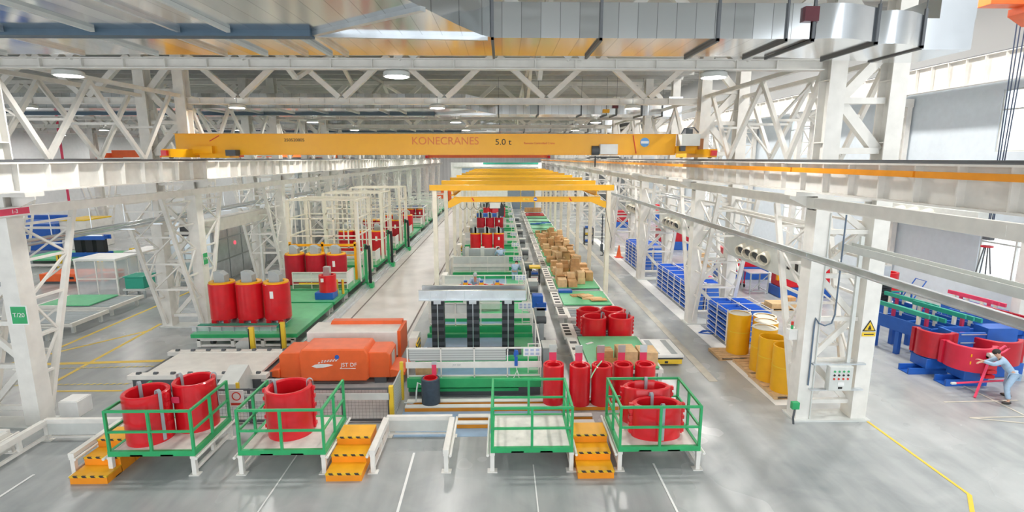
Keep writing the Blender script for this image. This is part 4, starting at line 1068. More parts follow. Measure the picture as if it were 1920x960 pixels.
for k in range(4, 16):
    conv_frame(k, y, 2.9)
    lab = 'green pallet on the %s conveyor frame from the front' % ORD[k]
    col = LGREEN
    pallet(lab, y+.5, 2.3, col)
    if k <= 10: PILES.append((k, y))
    if k == 13:
        for i in range(5): tag(MB().box(-.5,.5,-.06,.06,0,.1).build('blue_bar', BLUE, loc=(3.5+.32*i, y+.6+.3*i, .57), rz=.5*(i % 2)), 'blue clamp bar among those on a distant green pallet', 'bar', 'blue bars on the pallet')
    y += 3.15
pallet_end = y
t = T('red_frame_load', 'flat red clamp frames lying on the far end of the conveyor', 'frame', (3.9, y+.3, .5))
MB().box(-1, 1.3, 0, .3, 0, .15).box(-1, 1.3, 1.8, 2.1, 0, .15).box(-.9, -.6, .3, 1.8, 0, .12).box(.9, 1.2, .3, 1.8, 0, .12).build('frame', DRED, t); conv_frame(16, y, 2.9)
conv_frame(17, y+3.2, 2.9)
for i in range(14): carton('brown carton in the far stack at the end of the conveyor', 3.1+.32*(i % 7), y+5.0, .5+.3*(i//7), .3, .4, .3, 0, 'closed', None, 'far carton stack')
rnd = random.Random(11)
def pile_of(k, y):
    lab = 'brown carton in the pile on the %s conveyor frame' % ORD[k]; grp = 'cartons on the %s conveyor frame' % ORD[k]; n = 0
    hs = {}
    for cx in range(4):
        for cy in range(3):
            if rnd.random() < .12: continue
            w, d = rnd.uniform(.40, .53), rnd.uniform(.5, .68); h = rnd.choice([.22, .28, .34, .42]) if cx < 2 else rnd.choice([.34, .42, .5, .55])
            if k == 4 and cx == 3: h = .5
            x = 3.28+.57*cx; yy = y+.88+.76*cy
            r = rnd.uniform(-.06, .06); q = rnd.random(); kd = 'open' if q < .22 else 'flat' if q < .36 else 'closed'
            if kd == 'flat': h = .06
            carton(lab, x, yy, .572, w, d, h, r, kind=kd, m=CARD2 if rnd.random() < .4 else None, group=grp)
            if kd == 'closed' and rnd.random() < .40:
                h2 = rnd.choice([.2, .26, .32])
                carton(lab, x, yy, .573+h, w*.9, d*.85, h2, -r, 'closed', CARD2 if rnd.random() < .4 else None, grp)
                if rnd.random() < .15: carton(lab, x, yy, .574+h+h2, w*.85, d*.7, .22, r, 'closed', None, grp)
for k, yy in PILES: pile_of(k, yy)
tag(MB().box(-.35,.35,-.25,.25,0,.12).box(-.3,.3,-.2,.2,.12,.13).build('blue_tray', BLUE, loc=(3.3, 27.3, .572)), 'blue tray lying at the edge of the second green pallet', 'tray')

t = T('flat_vehicle', 'low white vehicle with grey stripes and a yellow front beside the conveyor', 'vehicle', (5.95, 18.4, 0))
MB().box(-.55, .62, 0, 1.7, .08, .26).build('yellow_body', YEL, t, bevel=.02); MB().box(-.58, .65, .02, 1.7, .26, .34).build('black_band', DARK, t); MB().box(-.6, .67, -.03, 1.75, .34, .44).build('white_top', WPRINT, t, bevel=.01)
for x in (-.3, .35): MB().box(x-.1, x+.12, .1, 1.6, .44, .445).build('grey_strip', GREY, t)
MB().box(-.02, .1, -.01, 0, .12, .2).build('sensor', BLACK, t)
for x in (-.3, .4): 
    for yy in (.3, 1.4): MB().disc_x((x, yy, .08), .08, .06, 12).build('wheel', BLACK, t)
t = T('tool_trolley', 'small black three-tier trolley with a yellow top in the aisle', 'trolley', (1.95, 31.6, 0))
for x in (-.28, .28):
    for yy in (-.3, .3): MB().box(x-.03, x+.03, yy-.03, yy+.03, .1, 1.0).build('post', BLACK, t); MB().disc_x((x, yy, .05), .05, .03, 10).build('wheel', BLACK, t)
MB().box(-.33, .33, -.35, .35, 1.0, 1.1).build('yellow_tray', YEL, t)
for z in (.15, .55): MB().box(-.3, .3, -.32, .32, z, z+.08).build('shelf', DARK, t); MB().box(-.2, .2, -.25, .2, z+.08, z+.2).build('tools', BLUE if z > .3 else DRED, t)
t = T('blue_drive_unit', 'blue motor unit on a stand in the aisle by the second station', 'motor', (1.62, 24.0, 0))
MB().box(-.25, .25, -.25, .25, .7, 1.3).build('housing', BLUE, t, bevel=.04); MB().box(-.05, .4, -.3, -.1, .6, .95).build('gear_box', BLUE, t); MB().box(-.08, .08, -.08, .08, .02, .7).build('column', GREY, t); MB().box(-.25, .25, -.25, .25, 0, .02).build('foot', DARK, t)

# ------------------------------------------------------------------ blue bin racks
BINM = MB()
def bin_mesh():
    m = MB(); W, D, Hh, th = .46, .42, .19, .012
    m.box(0, D, -W/2, W/2, 0, th); m.box(D-th, D, -W/2, W/2, th, Hh)
    for sy in (-1, 1):
        y0, y1 = sorted((sy*W/2, sy*(W/2-th))); m.prism([(0, th), (D-th, th), (D-th, Hh), (.12, Hh), (0, .09)], 'y', y0, y1)
    m.box(0, th, -W/2+th, W/2-th, th, .09); m.box(-.012, .0, -W/2, W/2, .07, .09)
    return m
b0 = bin_mesh().build('parts_bin', BINBLUE)
tag(b0, 'x', 'bin'); used_bin = False
def rack(label, y0, n, tiers, near_end, lab_bin, grp, back_tiers, xoff=9.15):
    global used_bin
    t = T('bin_rack', label, 'rack', (xoff, y0, 0), group='racks of blue bins'); P = .52; L = n*P; Hh = .12+tiers*.225
    for j in range(0, n+1, 2):
        for x in (0, .92, 1.84): MB().box(x-.02, x+.02, j*P-.02, j*P+.02, 0, Hh).build('post', WHITE, t)
    for q in range(tiers+1):
        z = .07+q*.225; m = MB()
        for x in (0, .92, 1.84): m.box(x-.016, x+.016, .02, L-.02, z-.016, z+.004)
        for j in range(0, n+1, 2): m.box(.02, 1.82, j*P-.015, j*P+.015, z-.016, z+.004)
        m.build('shelf_rail', WHITE, t)
    for j in range(n):
        for q in range(tiers):
            for side in (0, 1):
                if side == 1 and not (q >= tiers-back_tiers or j == 0): continue
                o = b0 if not used_bin else b0.copy()
                if used_bin: COL.objects.link(o)
                used_bin = True
                o.location = (xoff+.02, y0+(j+.5)*P, .078+q*.225) if side == 0 else (xoff+1.80, y0+(j+.5)*P, .078+q*.225)
                o.rotation_euler.z = 0 if side == 0 else pi
                o.scale = (1.9 if True else 1, 1, 1)
                o['label'] = lab_bin; o['group'] = grp
rack('white rack of blue bins beside the yellow cylinders, nearest of three', 20.75, 4, 6, True, 'blue plastic bin in the nearest white rack by the yellow cylinders', 'bins of the nearest rack', 1)
rack('long white rack of blue bins before the second right column', 25.5, 10, 6, True, 'blue plastic bin in the long middle rack', 'bins of the middle rack', 1)
rack('farthest white rack of blue bins before the third right column', 34.8, 8, 7, True, 'blue plastic bin in the farthest of the three racks', 'bins of the farthest rack', 1)
tag(MB().box(-.5,.5,-.2,.2,0,.03).build('red_board', PINK, loc=(10.3, 26.8, 1.49)), 'pink red board lying on top of the long bin rack', 'board')

# ------------------------------------------------------------------ yellow cylinders on pallets
def wood_pallet(label, x, y, w, d, rz=0, z=0):
    t = T('wooden_pallet', label, 'pallet', (x, y, z), rz)
    for i in range(5):
        c = -d/2+d*(i+.5)/5; MB().box(-w/2, w/2, c-.08*d/1.0, c+.08*d/1.0, .10, .125).build('deck_board', WOOD, t)
    for xx in (-w/2+.06, 0, w/2-.06): MB().box(xx-.05, xx+.05, -d/2, d/2, .02, .10).build('stringer', WOOD, t)
    for c in (-d/2+.06, d/2-.06): MB().box(-w/2, w/2, c-.05, c+.05, 0, .02).build('bottom_board', WOOD, t)
    return t
wood_pallet('wooden pallet under the two rear yellow cylinders', 9.25, 19.45, 2.2, 1.1)
wood_pallet('wooden pallet under the middle yellow cylinders', 9.4, 18.15, 1.6, 1.3)
wood_pallet('wooden pallet under the two front yellow cylinders', 9.08, 16.5, 1.05, 1.85)
for x, y, h, l in ((9.1,19.55,1.55,'tall yellow cylinder, rearmost on the left of the group'),(9.95,19.3,1.5,'yellow cylinder at the rear right beside the column brace'),(9.6,18.5,1.55,'yellow cylinder, second from the rear along the aisle'),
                (9.2,17.78,1.55,'yellow cylinder in the middle with a white rim'),(9.05,16.95,1.5,'yellow cylinder, second from the front'),(9.1,16.08,1.5,'yellow cylinder, frontmost beside the right column')):
    t = T('yellow_cylinder', l, 'cylinder', (x, y, .126))
    MB().ring((0,0,0), .41, .375, 0, h, 36, 0, 1, 1, .01).build('shell', GOLD, t)
    if y > 17.5: MB().ring((0,0,0), .415, .34, h, h+.012, 36, 0, 1, 1, .004).build('rim', CREAM, t); MB().cyl((0,0,0), .372, h-.05, h-.03, 32).build('white_lid', CREAM, t)
    MB().ring((0,0,0), .416, .411, h*.55, h*.57, 36, 0, 1, 1, .001).build('band', YEL, t)

# ------------------------------------------------------------------ machines hung between right columns
def vent_box(label, y, L=6.2):
    t = T('nozzle_box', label, 'air unit', (9.95, y, 3.45), group='nozzle boxes between the right columns')
    MB().box(-.25, .35, 0, L, 0, .95).build('housing', PALE, t, bevel=.01)
    for i in range(4):
        yy = .9+i*.62 + 1.6
        o = MB().ring((0,0,0), .23, .19, 0, .36, 20, 0, 1, 1, .01).build('nozzle', CREAM, t); MB().cyl((0,0,0), .192, .14, .16, 20).build('nozzle_shade', DARK, o); o.rotation_euler = (0, -pi/2-.25, .62); o.location = (-.22, yy, .5)  # dark disc set in each nozzle paints the shade of its hollow
    for yy in (.45, .95): MB().box(-.27, -.25, yy-.08, yy+.08, .35, .62).build('handle', BLACK, t)
    for yy in (.2, L-.2): MB().box(-.03, .03, yy-.03, yy+.03, .95, 2.0).build('hanger', PALE, t)
    return t
vent_box('pale air unit with four round nozzles between the first and second right columns', 16.6)
vent_box('pale air unit with round nozzles between the second and third right columns', 26.5)
vent_box('pale air unit with round nozzles between the third and fourth right columns', 35.6)

# ------------------------------------------------------------------ right bay
def half_coil(parent, x, y, z, R, h, a0, a1, m, n=36):
    o = MB().ring((0,0,0), R, R-.13, 0, h, n, 0, 1, 1, .02, a0, a1).build('coil_shell', m, parent); o.location = (x, y, z)
    for a in (a0, a1): MB().cbox((R*cos(a)-.02, R*sin(a), h/2), (.16, .14, h*.96)).build('edge_flange', m, o)
    return o
CRIMSON = mat('crimson_paint', (.66, .02, .06), .4)
t = T('coil_former', 'red coil shells on blue steel feet before the bending worker', 'machine', (15.4, 17.0, 0))
half_coil(t, .35, -.15, .58, .68, .82, rad(150), rad(330), CRIMSON); half_coil(t, -.05, .85, .62, .55, .92, rad(140), rad(320), DRED)
for x, y in ((-.2,.75),(.3,-.25)):
    f = MB(); f.box(x-.9, x+.5, y-.25, y-.19, 0, .22); f.box(x-.9, x+.5, y+.19, y+.25, 0, .22); f.box(x-.9, x+.5, y-.19, y+.19, 0, .03); f.build('foot_beam', BLUE, t)
    MB().box(x-.35, x+.5, y-.3, y+.45, .22, .58).build('pedestal', BLUE, t, bevel=.02)
m = MB().box(.4, 1.5, .55, .63, .55, 1.5).box(.4, 1.5, 1.2, 1.28, .55, 1.5).box(.4, .5, .63, 1.2, .55, 1.5).box(.5, 1.4, .7, 1.1, .0, .55).build('blue_frame', BLUE, t)
for z in (.8, 1.1, 1.4): MB().bar((.6, .52, z+.05), (1.5, .52, z+.05), .03).build('tie_rod', STEEL, t)
for i, (x, z) in enumerate(((.1,.95),(.1,.7))): MB().cbox((x-.1, -.70+.0*i, z+.2), (.16, .012, .1)).build('orange_label', AMBER, t)
MB().cbox((.45,-.84,.85),(.2,.012,.07)).build('name_plate', WPRINT, t)
t = T('hand_winch', 'red hand crank with cross bars leaning before the red coil shell', 'tool', (15.75, 15.75, 0))
MB().bar((-.75, -.15, .02), (.05, .35, 1.25), .06).build('lever', PINK, t); MB().bar((-1.35, .05, .42), (.55, .15, .46), .045).build('cross_bar', PINK, t)
MB().bar((-1.40,.048,.418),(-1.25,.055,.422),.06).build('sleeve', PALE, t); MB().disc_x((.05,.36,1.22), .10, .2, 14).build('head', PALE, t)
MB().tube([(.05,.38,1.2),(.6,.5,1.5),(.75,.5,1.42),(.6,.5,1.3),(.15,.42,1.15)], .03, 8).build('handle_loop', PINK, t)
for i in range(5): MB().cbox((.1+.05*(i % 2), .42, .5+.16*i), (.3, .2, .11)).build('terminal_block', RED, t)
# busbar frames, green and blue, laid on the blue bodies behind
def busframe(label, x, y, rz, cols, L=3.2, z0=.5, grp=None):
    t = T('busbar_frame', label, 'frame', (x, y, 0), rz, grp)
    MB().box(-L/2, L/2, -.45, -.35, z0, z0+.5).build('side_beam', cols[0], t); MB().box(-L/2, L/2, .35, .45, z0, z0+.5).build('side_beam', cols[0], t)
    for xx in (-L/2+.2, 0, L/2-.2):
        MB().box(xx-.06, xx+.06, -.35, .35, z0+.05, z0+.4).build('cross_beam', cols[0], t)
        for yy in (-.4, .4): MB().box(xx-.08, xx+.08, yy-.08, yy+.08, 0, z0).build('leg', cols[0], t)
    for i in range(3):
        yy = -.38+.38*i; MB().box(-L/2+.1, L/2-.2, yy-.04, yy+.04, z0+.62+.10*i, z0+.78+.10*i).build('busbar', cols[1], t)
        for xx in (-L/2+.5, L/2-.5): MB().box(xx-.05, xx+.05, yy-.05, yy+.05, z0+.4, z0+.62+.10*i).build('insulator', PINK if i % 2 else CREAM, t)
    return t
busframe('blue frame with green busbars angled behind the red coil shells', 15.75, 19.6, rad(100), (BLUE, TEAL), 2.4, .9)
busframe('blue frame with green busbars, second row in the right bay', 17.1, 19.6, rad(100), (BLUE, TEAL), 2.4, .9)
busframe('blue frame with teal busbars near the wrapped pallet', 17.9, 22.4, rad(100), (BLUE, TEAL), 2.2, .6)
busframe('blue frame with red busbars at the right edge of the picture', 19.4, 20.2, rad(100), (BLUE, DRED), 2.4, .8)
busframe('blue frame with red busbars far back by the right wall', 21.0, 22.6, rad(100), (BLUE, PINK), 2.2, .6)
t = T('coil_former', 'dark red coil shell on a blue base at the right edge of the picture', 'machine', (17.3, 17.7, 0))
half_coil(t, 0, 0, .5, .8, .85, rad(150), rad(330), DRED); MB().box(-.8, .8, -.5, .5, 0, .5).build('pedestal', BLUE, t, bevel=.02); MB().box(.1,1.2,.3,.9,.5,1.5).build('blue_frame', BLUE, t)
wood_pallet('wooden pallet under the plastic wrapped load', 18.7, 23.6, 1.5, 2.2, rad(20))
m = MB(); m.ball((0,0,.2), .62, .95, .42, 16); m.ball((.2,.5,.15), .4, .5, .35, 12)
tag(m.build('wrapped_load', FILM, loc=(18.7, 23.6, .34), rz=rad(20)), 'clear plastic wrapped bundle lying on a wooden pallet', 'bundle')
t = T('work_trolley', 'blue flat trolley with green and red bars and a push handle', 'trolley', (20.0, 26.4, 0))
MB().box(-1.0, 1.0, -.4, .4, .35, .42).build('deck', BLUE, t); MB().box(-.95, .95, -.35, .35, .80, .86).build('shelf', TEAL, t)
for x in (-.9, .9):
    for yy in (-.33, .33): MB().box(x-.03, x+.03, yy-.03, yy+.03, .1, .8).build('post', BLUE, t); MB().disc_x((x, yy, .1), .1, .05, 12).build('wheel', BLACK, t)
MB().box(-.8, .8, -.3, -.1, .86, 1.0).build('red_bar', RED, t); MB().box(-.7, .6, .0, .2, .42, .6).build('red_bar', RED, t)
MB().tube([(1.0,-.35,.42),(1.55,-.35,1.35),(1.55,.35,1.35),(1.0,.35,.42)], .03, 8).build('push_handle', BLUE, t)
t = T('red_coil_stack', 'pair of red coils joined side by side near the right wall', 'coil', (20.7, 28.2, .4))
MB().ring((-.5,0,0), .42, .3, 0, 1.0, 28).build('winding', RED, t); MB().ring((.45,0,0), .5, .38, 0, 1.0, 28).build('winding', RED, t); MB().box(-.9,.9,-.4,.4,-.4,0).build('base', BLUE, t)
t = T('core_stack', 'black laminated coil with steel top on a blue base behind the right column', 'transformer core', (17.75, 24.0, 0))
MB().box(-.9, .75, -.5, .5, 0, .6).build('base', BLUE, t, bevel=.02); MB().box(-1.0,-.4,-.9,-.5,0,.25).build('foot', BLUE, t)
for i in range(7): MB().ring((0,0,.62+i*.2), .40+.03*(i % 2), .25, 0, .18, 24).build('disc_winding', BLACK, t)
MB().box(-.2,.2,-.2,.2,.6,2.6).build('core_limb', STEEL, t)
t = T('coil_winder', 'red and blue winding machine seen between the right columns', 'machine', (16.4, 28.6, 0))
MB().box(-1.2, 1.5, -.5, .6, .55, 1.7).build('red_housing', RED, t, bevel=.03); MB().box(-1.3, 1.6, -.6, .7, 0, .55).build('blue_base', BLUE, t, bevel=.03); MB().box(-1.3,-1.2,-.3,-.1,.9,1.3).build('orange_label', AMBER, t); MB().box(-.6,.6,-.3,.4,1.7,2.3).build('top_block', DARK, t)
t = T('coil_winder', 'red and blue winding machine farther back between the right columns', 'machine', (15.2, 33, 0))
MB().box(-1.4, 1.4, -.5, .6, .8, 2.0).build('red_housing', RED, t, bevel=.03); MB().box(-1.5, 1.5, -.6, .7, 0, .8).build('blue_base', BLUE, t, bevel=.03); MB().box(-.6,.6,-.3,.4,2.0,2.5).build('top_block', GREY, t)
t = T('work_table', 'grey steel frame table beside the red winding machine', 'table', (14.4, 29.4, 0))
for x in (-.5, .5):
    for yy in (-.5, .5): MB().box(x-.03, x+.03, yy-.03, yy+.03, 0, 1.15).build('leg', GREY, t)
MB().box(-.55, .55, -.55, .55, 1.15, 1.2).build('table_top', STEEL, t); m = MB(); m.bar((-.5,-.5,.1),(.5,-.5,1.1),.04); m.bar((-.5,-.5,.15),(.5,-.5,.15),.04); m.bar((.5,-.5,.15),(.5,.5,.15),.04); m.build('brace', GREY, t)
t = T('tool_trolley', 'red wheeled tool trolley with a cluttered top behind the bin rack', 'trolley', (13.9, 30.8, 0))
for z in (.25, .95): MB().box(-.45, .45, -.3, .3, z, z+.08).build('tray', RED, t)
for x in (-.42, .42):
    for yy in (-.27, .27): MB().box(x-.025, x+.025, yy-.025, yy+.025, .12, .95).build('post', DRED, t); MB().disc_x((x, yy, .1), .1, .05, 12).build('wheel', BLACK, t)
MB().box(-.3,.0,-.2,.1,1.03,1.2).build('parts', TEAL, t); MB().box(-.1,.05,-.05,.05,1.03,1.6).build('yellow_sheet', YEL, t); MB().box(.1,.35,-.15,.2,1.03,1.15).build('cloth', WPRINT, t)
wood_pallet('wooden pallet under brown cartons behind the front right column', 14.3, 26.1, 1.7, 1.2)
carton('long flat brown carton on the pallet behind the front right column', 14.1, 26.0, .126, 1.2, .8, .2, 0, 'closed', CARD2)
carton('small brown carton with a red side on the pallet behind the right column', 14.75, 26.3, .327, .4, .45, .2, .1, 'closed')
for i, (x, y, z) in enumerate(((13.6,36.5,.0),(14.3,36.6,.0),(13.9,36.5,.5))): carton('brown carton in the small stack behind the second right column', x, y, z, .65, .6, .5, 0, 'closed', CARD2, 'cartons behind the second right column')
for k, (x, y) in enumerate(((14.5, 44), (17, 50), (14, 58), (18, 66))):
    t = T('winding_machine', 'distant red and blue winding machine far down the right bay, %s from the front' % ORD[k], 'machine', (x, y, 0), group='distant machines of the right bay')
    MB().box(-1.5, 1.5, -.5, .7, .7, 1.9).build('red_housing', RED if k % 2 else DRED, t, bevel=.03); MB().box(-1.6, 1.6, -.6, .8, 0, .7).build('blue_base', BLUE, t, bevel=.03); MB().box(-.5,.9,-.3,.4,1.9,2.6).build('top_block', PALE, t)
t = T('wall_air_unit', 'round wall air blower unit hung high on the right wall', 'air unit', (22.3, 27.4, 4.7), group=None)
MB().box(-.3, .45, -3.2, 3.2, -.4, .35).build('housing', PALE, t, bevel=.02)
for i in range(3): o = MB().ring((0,0,0), .3, .24, 0, .45, 20, 0, 1, 1, .01).build('nozzle', CREAM, t); o.rotation_euler = (0, -pi/2-.25, 0); o.location = (-.25, -.4+i*.95, .0)
MB().box(-.35, .45, -3.3, 3.3, -.5, -.4).build('shelf', WHITE, t)
for k, z in enumerate((5.1,)):
    t = T('crane_hook', 'black crane hook block hanging on dark ropes by the right wall', 'hook', (20.6, 22.0, 3.2))
    MB().box(-.12, .12, -.18, .18, .9, 1.45).build('block', DARK, t, bevel=.03); MB().lathe([(.16,-.03),(.22,-.03),(.22,.03),(.16,.03)], (0,0,.62), 20, closed=True).build('swivel_ring', DRED, t)
    m = MB()
    for dx in (-.28, -.12, .1, .28): m.bar((dx*.4,0,.6),(dx*1.3,.1*dx,-.6),.035)
    m.build('chain_leg', DARK, t)
    m = MB()
    for dx in (-.1, -.04, .04, .1): m.tube([(dx, 0, 1.45), (dx*3, 0, 12.2)], .022, 6)
    m.build('wire_rope', mat('blue_black_rope', (.03,.05,.10), .5), t)
    MB().disc_x((-.3,0,3.1), .15, .3, 16).build('yellow_sheave', YEL, t)
t = T('bay_crane', 'orange overhead crane girder high in the right bay', 'crane', (16.5, 20.6, 12.6))
MB().box(1.2, 6.0, -.3, .3, 0.4, 1.1).build('girder', ORANGE, t, bevel=.01); MB().prism([(2.6,.15),(3.2,-.2),(5.2,-.2),(5.2,.4),(2.6,.4)], 'y', -.5, .5).build('trolley_frame', ORANGE, t); MB().box(4.6,5.4,-1.2,1.2,-.15,.4).build('end_carriage', ORANGE, t)

# ------------------------------------------------------------------ cranes
CY = 22.9
t = T('bridge_crane', 'long amber bridge crane spanning the main hall with red lettering', 'crane', (0, CY, 7.5))
g = MB().box(-13.4, 7.25, -.28, .28, .16, .98).build('girder', AMBER, t)
m = MB(); m.box(-13.42, 7.3, -.34, .34, .98, 1.0); m.box(-13.42, 7.3, -.34, .34, .14, .16); m.build('flange', AMBER, g)
text('KONECRANES', g, (-2.35, -.285, .70), .44, KONEM, sx=.98)
text('5.0 t', g, (.05, -.285, .66), .34, INK, sx=1.1); text('250520805', g, (-8.55, -.285, .74), .17, INK, sx=1.1)
text('Remote Controlled Crane', g, (1.55, -.285, .62), .12, REDPRINT)
MB().disc_x((5.95, -.29, .66), .19, .012, 28, 0, 1).build('round_badge', mat('badge_blue', (.12,.35,.72), .4), g); MB().box(5.79, 6.11, -.302, -.296, .61, .71).build('badge_band', WPRINT, g)
m = MB(); m.bar((5.45,-.30,.95),(5.6,-.30,.2),.03); m.bar((-11.6,-.29,.92),(-12.0,-.29,.7),.03); m.build('cable', REDPRINT, g)
for x, s in ((XL+.72, -1), (8.17, 1)):
    c = MB().box(x-.16, x+.16, -2.0, 2.0, .04, .36).build('end_carriage', AMBER, t)
    for y in (-1.7, 1.7): MB().disc_x((x, y, .13), .13, .1, 18).build('wheel', DARK, c)
    for y in (-2.08, 2.08): MB().box(x-.1, x+.1, y-.08, y+.08, .1, .3).build('buffer', RED, c)
    a, b = sorted((x, x-s*.95)); MB().box(a, b, -.5, .5, .2, .5).build('connection_plate', AMBER, t)
MB().box(7.3, 8.05, -.9, -.2, .5, .98).build('electric_cabinet', PALE, t, bevel=.01); MB().box(8.1, 8.3, -.6, -.3, .3, .8).build('bracket_plate', mat('brown_plate', (.40,.17,.06), .5), t)
m = MB(); m.tube([(7.4,-.5,.98),(7.5,-.5,1.2),(7.9,-.5,1.25),(8.1,-.5,1.05)], .03, 6); m.box(7.6, 7.9, -.4, -.1, .98, 1.2); m.box(7.3,7.5,-.8,-.6,.3,.5); m.build('drive_gear', DARK, t)
h = MB().box(4.05, 4.78, -.55, .0, .16, .58).build('hoist_housing', WPRINT, t, bevel=.02)
MB().disc_x((3.88, -.25, .32), .2, .3, 18).build('rope_drum', DARK, h)
m = MB(); m.box(3.6, 4.8, -.75, -.6, .02, .08); m.bar((3.9,-.25,.1),(3.9,-.25,-.35),.05); m.build('hook_block', BLACK, h)
MB().box(-11.2, -10.8, -.7, -.3, .1, .34).build('travel_motor', DARK, t); MB().box(-12.4, -11.2, -.4, .4, .02, .2).build('service_tray', AMBER, t)
t = T('bridge_crane', 'distant red orange bridge crane at the far end of the main hall', 'crane', (0, 96, 7.5))
MB().box(-13.0, 8.0, -.4, .4, .1, .95).build('girder', ORANGE, t); 
for x in (-13.07, 8.17): MB().box(x-.2, x+.2, -2, 2, .04, .5).build('end_carriage', RED, t)
for x in (-8.5, 1.5): MB().box(x-.9, x+.9, -.3, .3, .95, 1.25).build('hoist_housing', DARK, t)
t = T('bridge_crane', 'orange bridge crane in the left hall seen behind the amber crane', 'crane', (0, 52, 7.5))
MB().box(-36.6, -15.8, -.4, .4, .1, .75).build('girder', ORANGE, t); MB().box(-26, -24, -.8, .8, .75, 1.1).build('hoist_housing', DARK, t)
for x in (-37.1, -15.6): MB().box(x-.2, x+.2, -1.5, 1.5, .04, .5).build('end_carriage', ORANGE, t)

# ------------------------------------------------------------------ gantry frames over the centre line
CHAIN = mat('dark_chain', (.07,.08,.09), .4, .6)
for k in range(9):
    y = 28.0+5.6*k
    t = T('portal_frame', 'cream portal frame with a golden top beam over the centre line, %s from the front' % ORD[k], 'frame', (1.08, y, 0), group='portal frames over the centre line')
    for x in (-4.6, 4.5):
        p = MB().box(x-.11, x+.11, -.11, .11, .02, 5.86).build('post', CREAM, t); MB().box(x-.2, x+.2, -.2, .2, 0, .02).build('foot_plate', CREAM, p)
    m = MB(); m.box(-4.85, 4.75, -.15, .15, 5.86, 6.14); m.build('top_beam', GOLD, t)
for x, l in ((-2.55, 'left'), (4.9, 'right')):
    m = MB(); m.box(-.12,.12,0,46,.22,.25); m.box(-.12,.12,0,46,0,.03); m.box(-.015,.015,0,46,.03,.22)
    tag(m.build('crane_track', GOLD, loc=(x, 27.7, 5.60)), 'golden crane track under the portal frames on the %s side' % l, 'crane beam')
t = T('suspended_crane', 'golden suspended light crane under the first portal frame with cable loops', 'crane', (1.1, 27.75, 0))
m = MB(); m.box(-3.6, 4.0, -.09, .09, 5.28, 5.31); m.box(-3.6, 4.0, -.09, .09, 5.52, 5.55); m.box(-3.6, 4.0, -.06, .06, 5.31, 5.52); b = m.build('girder', GOLD, t)
for x0, x1 in ((-3.6, -3.9), (4.0, 4.3)):
    MB().prism([(x0-.02 if x1 < 0 else x0-.4, 5.5), (x1, 5.3), (x1, 4.98), (x1+(.12 if x1 < 0 else -.12), 4.98), (x0+(.5 if x1 < 0 else -.6), 5.33)], 'y', -.08, .08).build('end_bracket', GOLD, t)
MB().box(-.02, .3, -.075, -.065, 5.36, 5.48).build('yellow_plate', YEL, b); MB().disc_x((.62,-.07,5.42), .1, .012, 20, 0, 1).build('round_badge', BLUE, b); MB().box(.54,.70,-.08,-.074,5.395,5.445).build('badge_band', WPRINT, b)
text('1 t', b, (.14, -.078, 5.42), .1, INK)
for x in (-2.6, 2.45): MB().prism([(x,5.32),(x+.07,5.32),(x-.03,5.5),(x-.10,5.5)], 'y', -.068, -.062).build('red_stripe', REDPRINT, b)
for i in range(5):
    x = -3.3+.36*i; MB().tube([(x,0,5.26),(x+.03,0,5.0),(x+.18,0,4.86),(x+.33,0,5.0),(x+.36,0,5.26)], .012, 6).build('festoon_loop', BLACK, t)
h = MB().box(-1.75, -1.2, -.15, .15, 4.95, 5.26).build('hoist_housing', PALE, t, bevel=.02); MB().box(-1.3, -1.0, -.12, .12, 4.55, 5.1).build('chain_bag', BLACK, h); MB().box(-1.6,-1.3,-.1,.1,4.75,4.95).build('motor', DRED, h)
t = T('chain_hoist', 'chain hoist with hook hanging beside the first right portal post', 'hoist', (5.18, 27.35, 0))
MB().box(-.16, .16, -.12, .12, 4.95, 5.12).build('trolley', GOLD, t); MB().ring((0,0,0), .14, .07, -.05, .05, 20, 0, 1, 1, .01).build('hook_ring', CHAIN, t).rotation_euler = (pi/2, 0, 0); t.children[-1].location = (0, 0, 4.78)
m = MB()
for i in range(18): m.box(-.02-.02*(i % 2), .02+.02*(i % 2), -.03+.015*(i % 2), .03-.015*(i % 2), 4.55-.09*i, 4.66-.09*i)
m.build('chain', CHAIN, t); m = MB().box(-.07, .07, -.06, .06, 2.75, 3.1); m.tube([(0,0,2.75),(.1,0,2.65),(.06,0,2.5),(-.06,0,2.52)], .03, 8); m.build('hook', CHAIN, t)
MB().tube([(.12,0,5.0),(.3,0,4.2),(.5,0,3.4),(.45,0,2.9)], .012, 6).build('control_cable', BLACK, t)

# ------------------------------------------------------------------ partition at the far end
w = MB(); w.box(-7.6, -6.0, 0, .3, 0, 6.9); w.box(-6.0, 5.0, 0, .3, 6.1, 6.9); w.box(5.0, 5.9, 0, .3, 0, 6.9); w.box(-6.0, .8, 0, .3, 0, 5.0); w.box(.8, 5.0, 0, .3, 4.3, 5.0)
pw = tag(w.build('partition_wall', WPRINT, loc=(0, 80.5, 0)), kind='structure')
tag(MB().box(-6, 5, .1, .2, 5.0, 6.1).build('window_90', mat('blue_window_pane', (.45,.58,.75), .2), loc=(0,80.5,0)), kind='structure')
for k, (a, b) in enumerate(((.85, 2.85), (2.95, 4.95))):
    d = tag(MB().box(a, b, .05, .15, 0, 4.3).build('door_%d' % (k+1), mat('grey_blue_door%d' % k, (.25,.32,.40), .5), loc=(0,80.5,0)), kind='structure')
    MB().box(b-.1, b-.02, .0, .05, 0, 4.3).build('yellow_jamb', YEL, d)
t = T('name_board', 'white name board with a green strip above the far partition', 'sign', (-.8, 80.4, 6.35))
MB().box(-6.3, 6.2, -.06, .06, -.1, .55).build('board', WPRINT, t); MB().box(-2.0, 6.2, -.1, -.06, .3, .55).build('green_strip', TEAL, t)

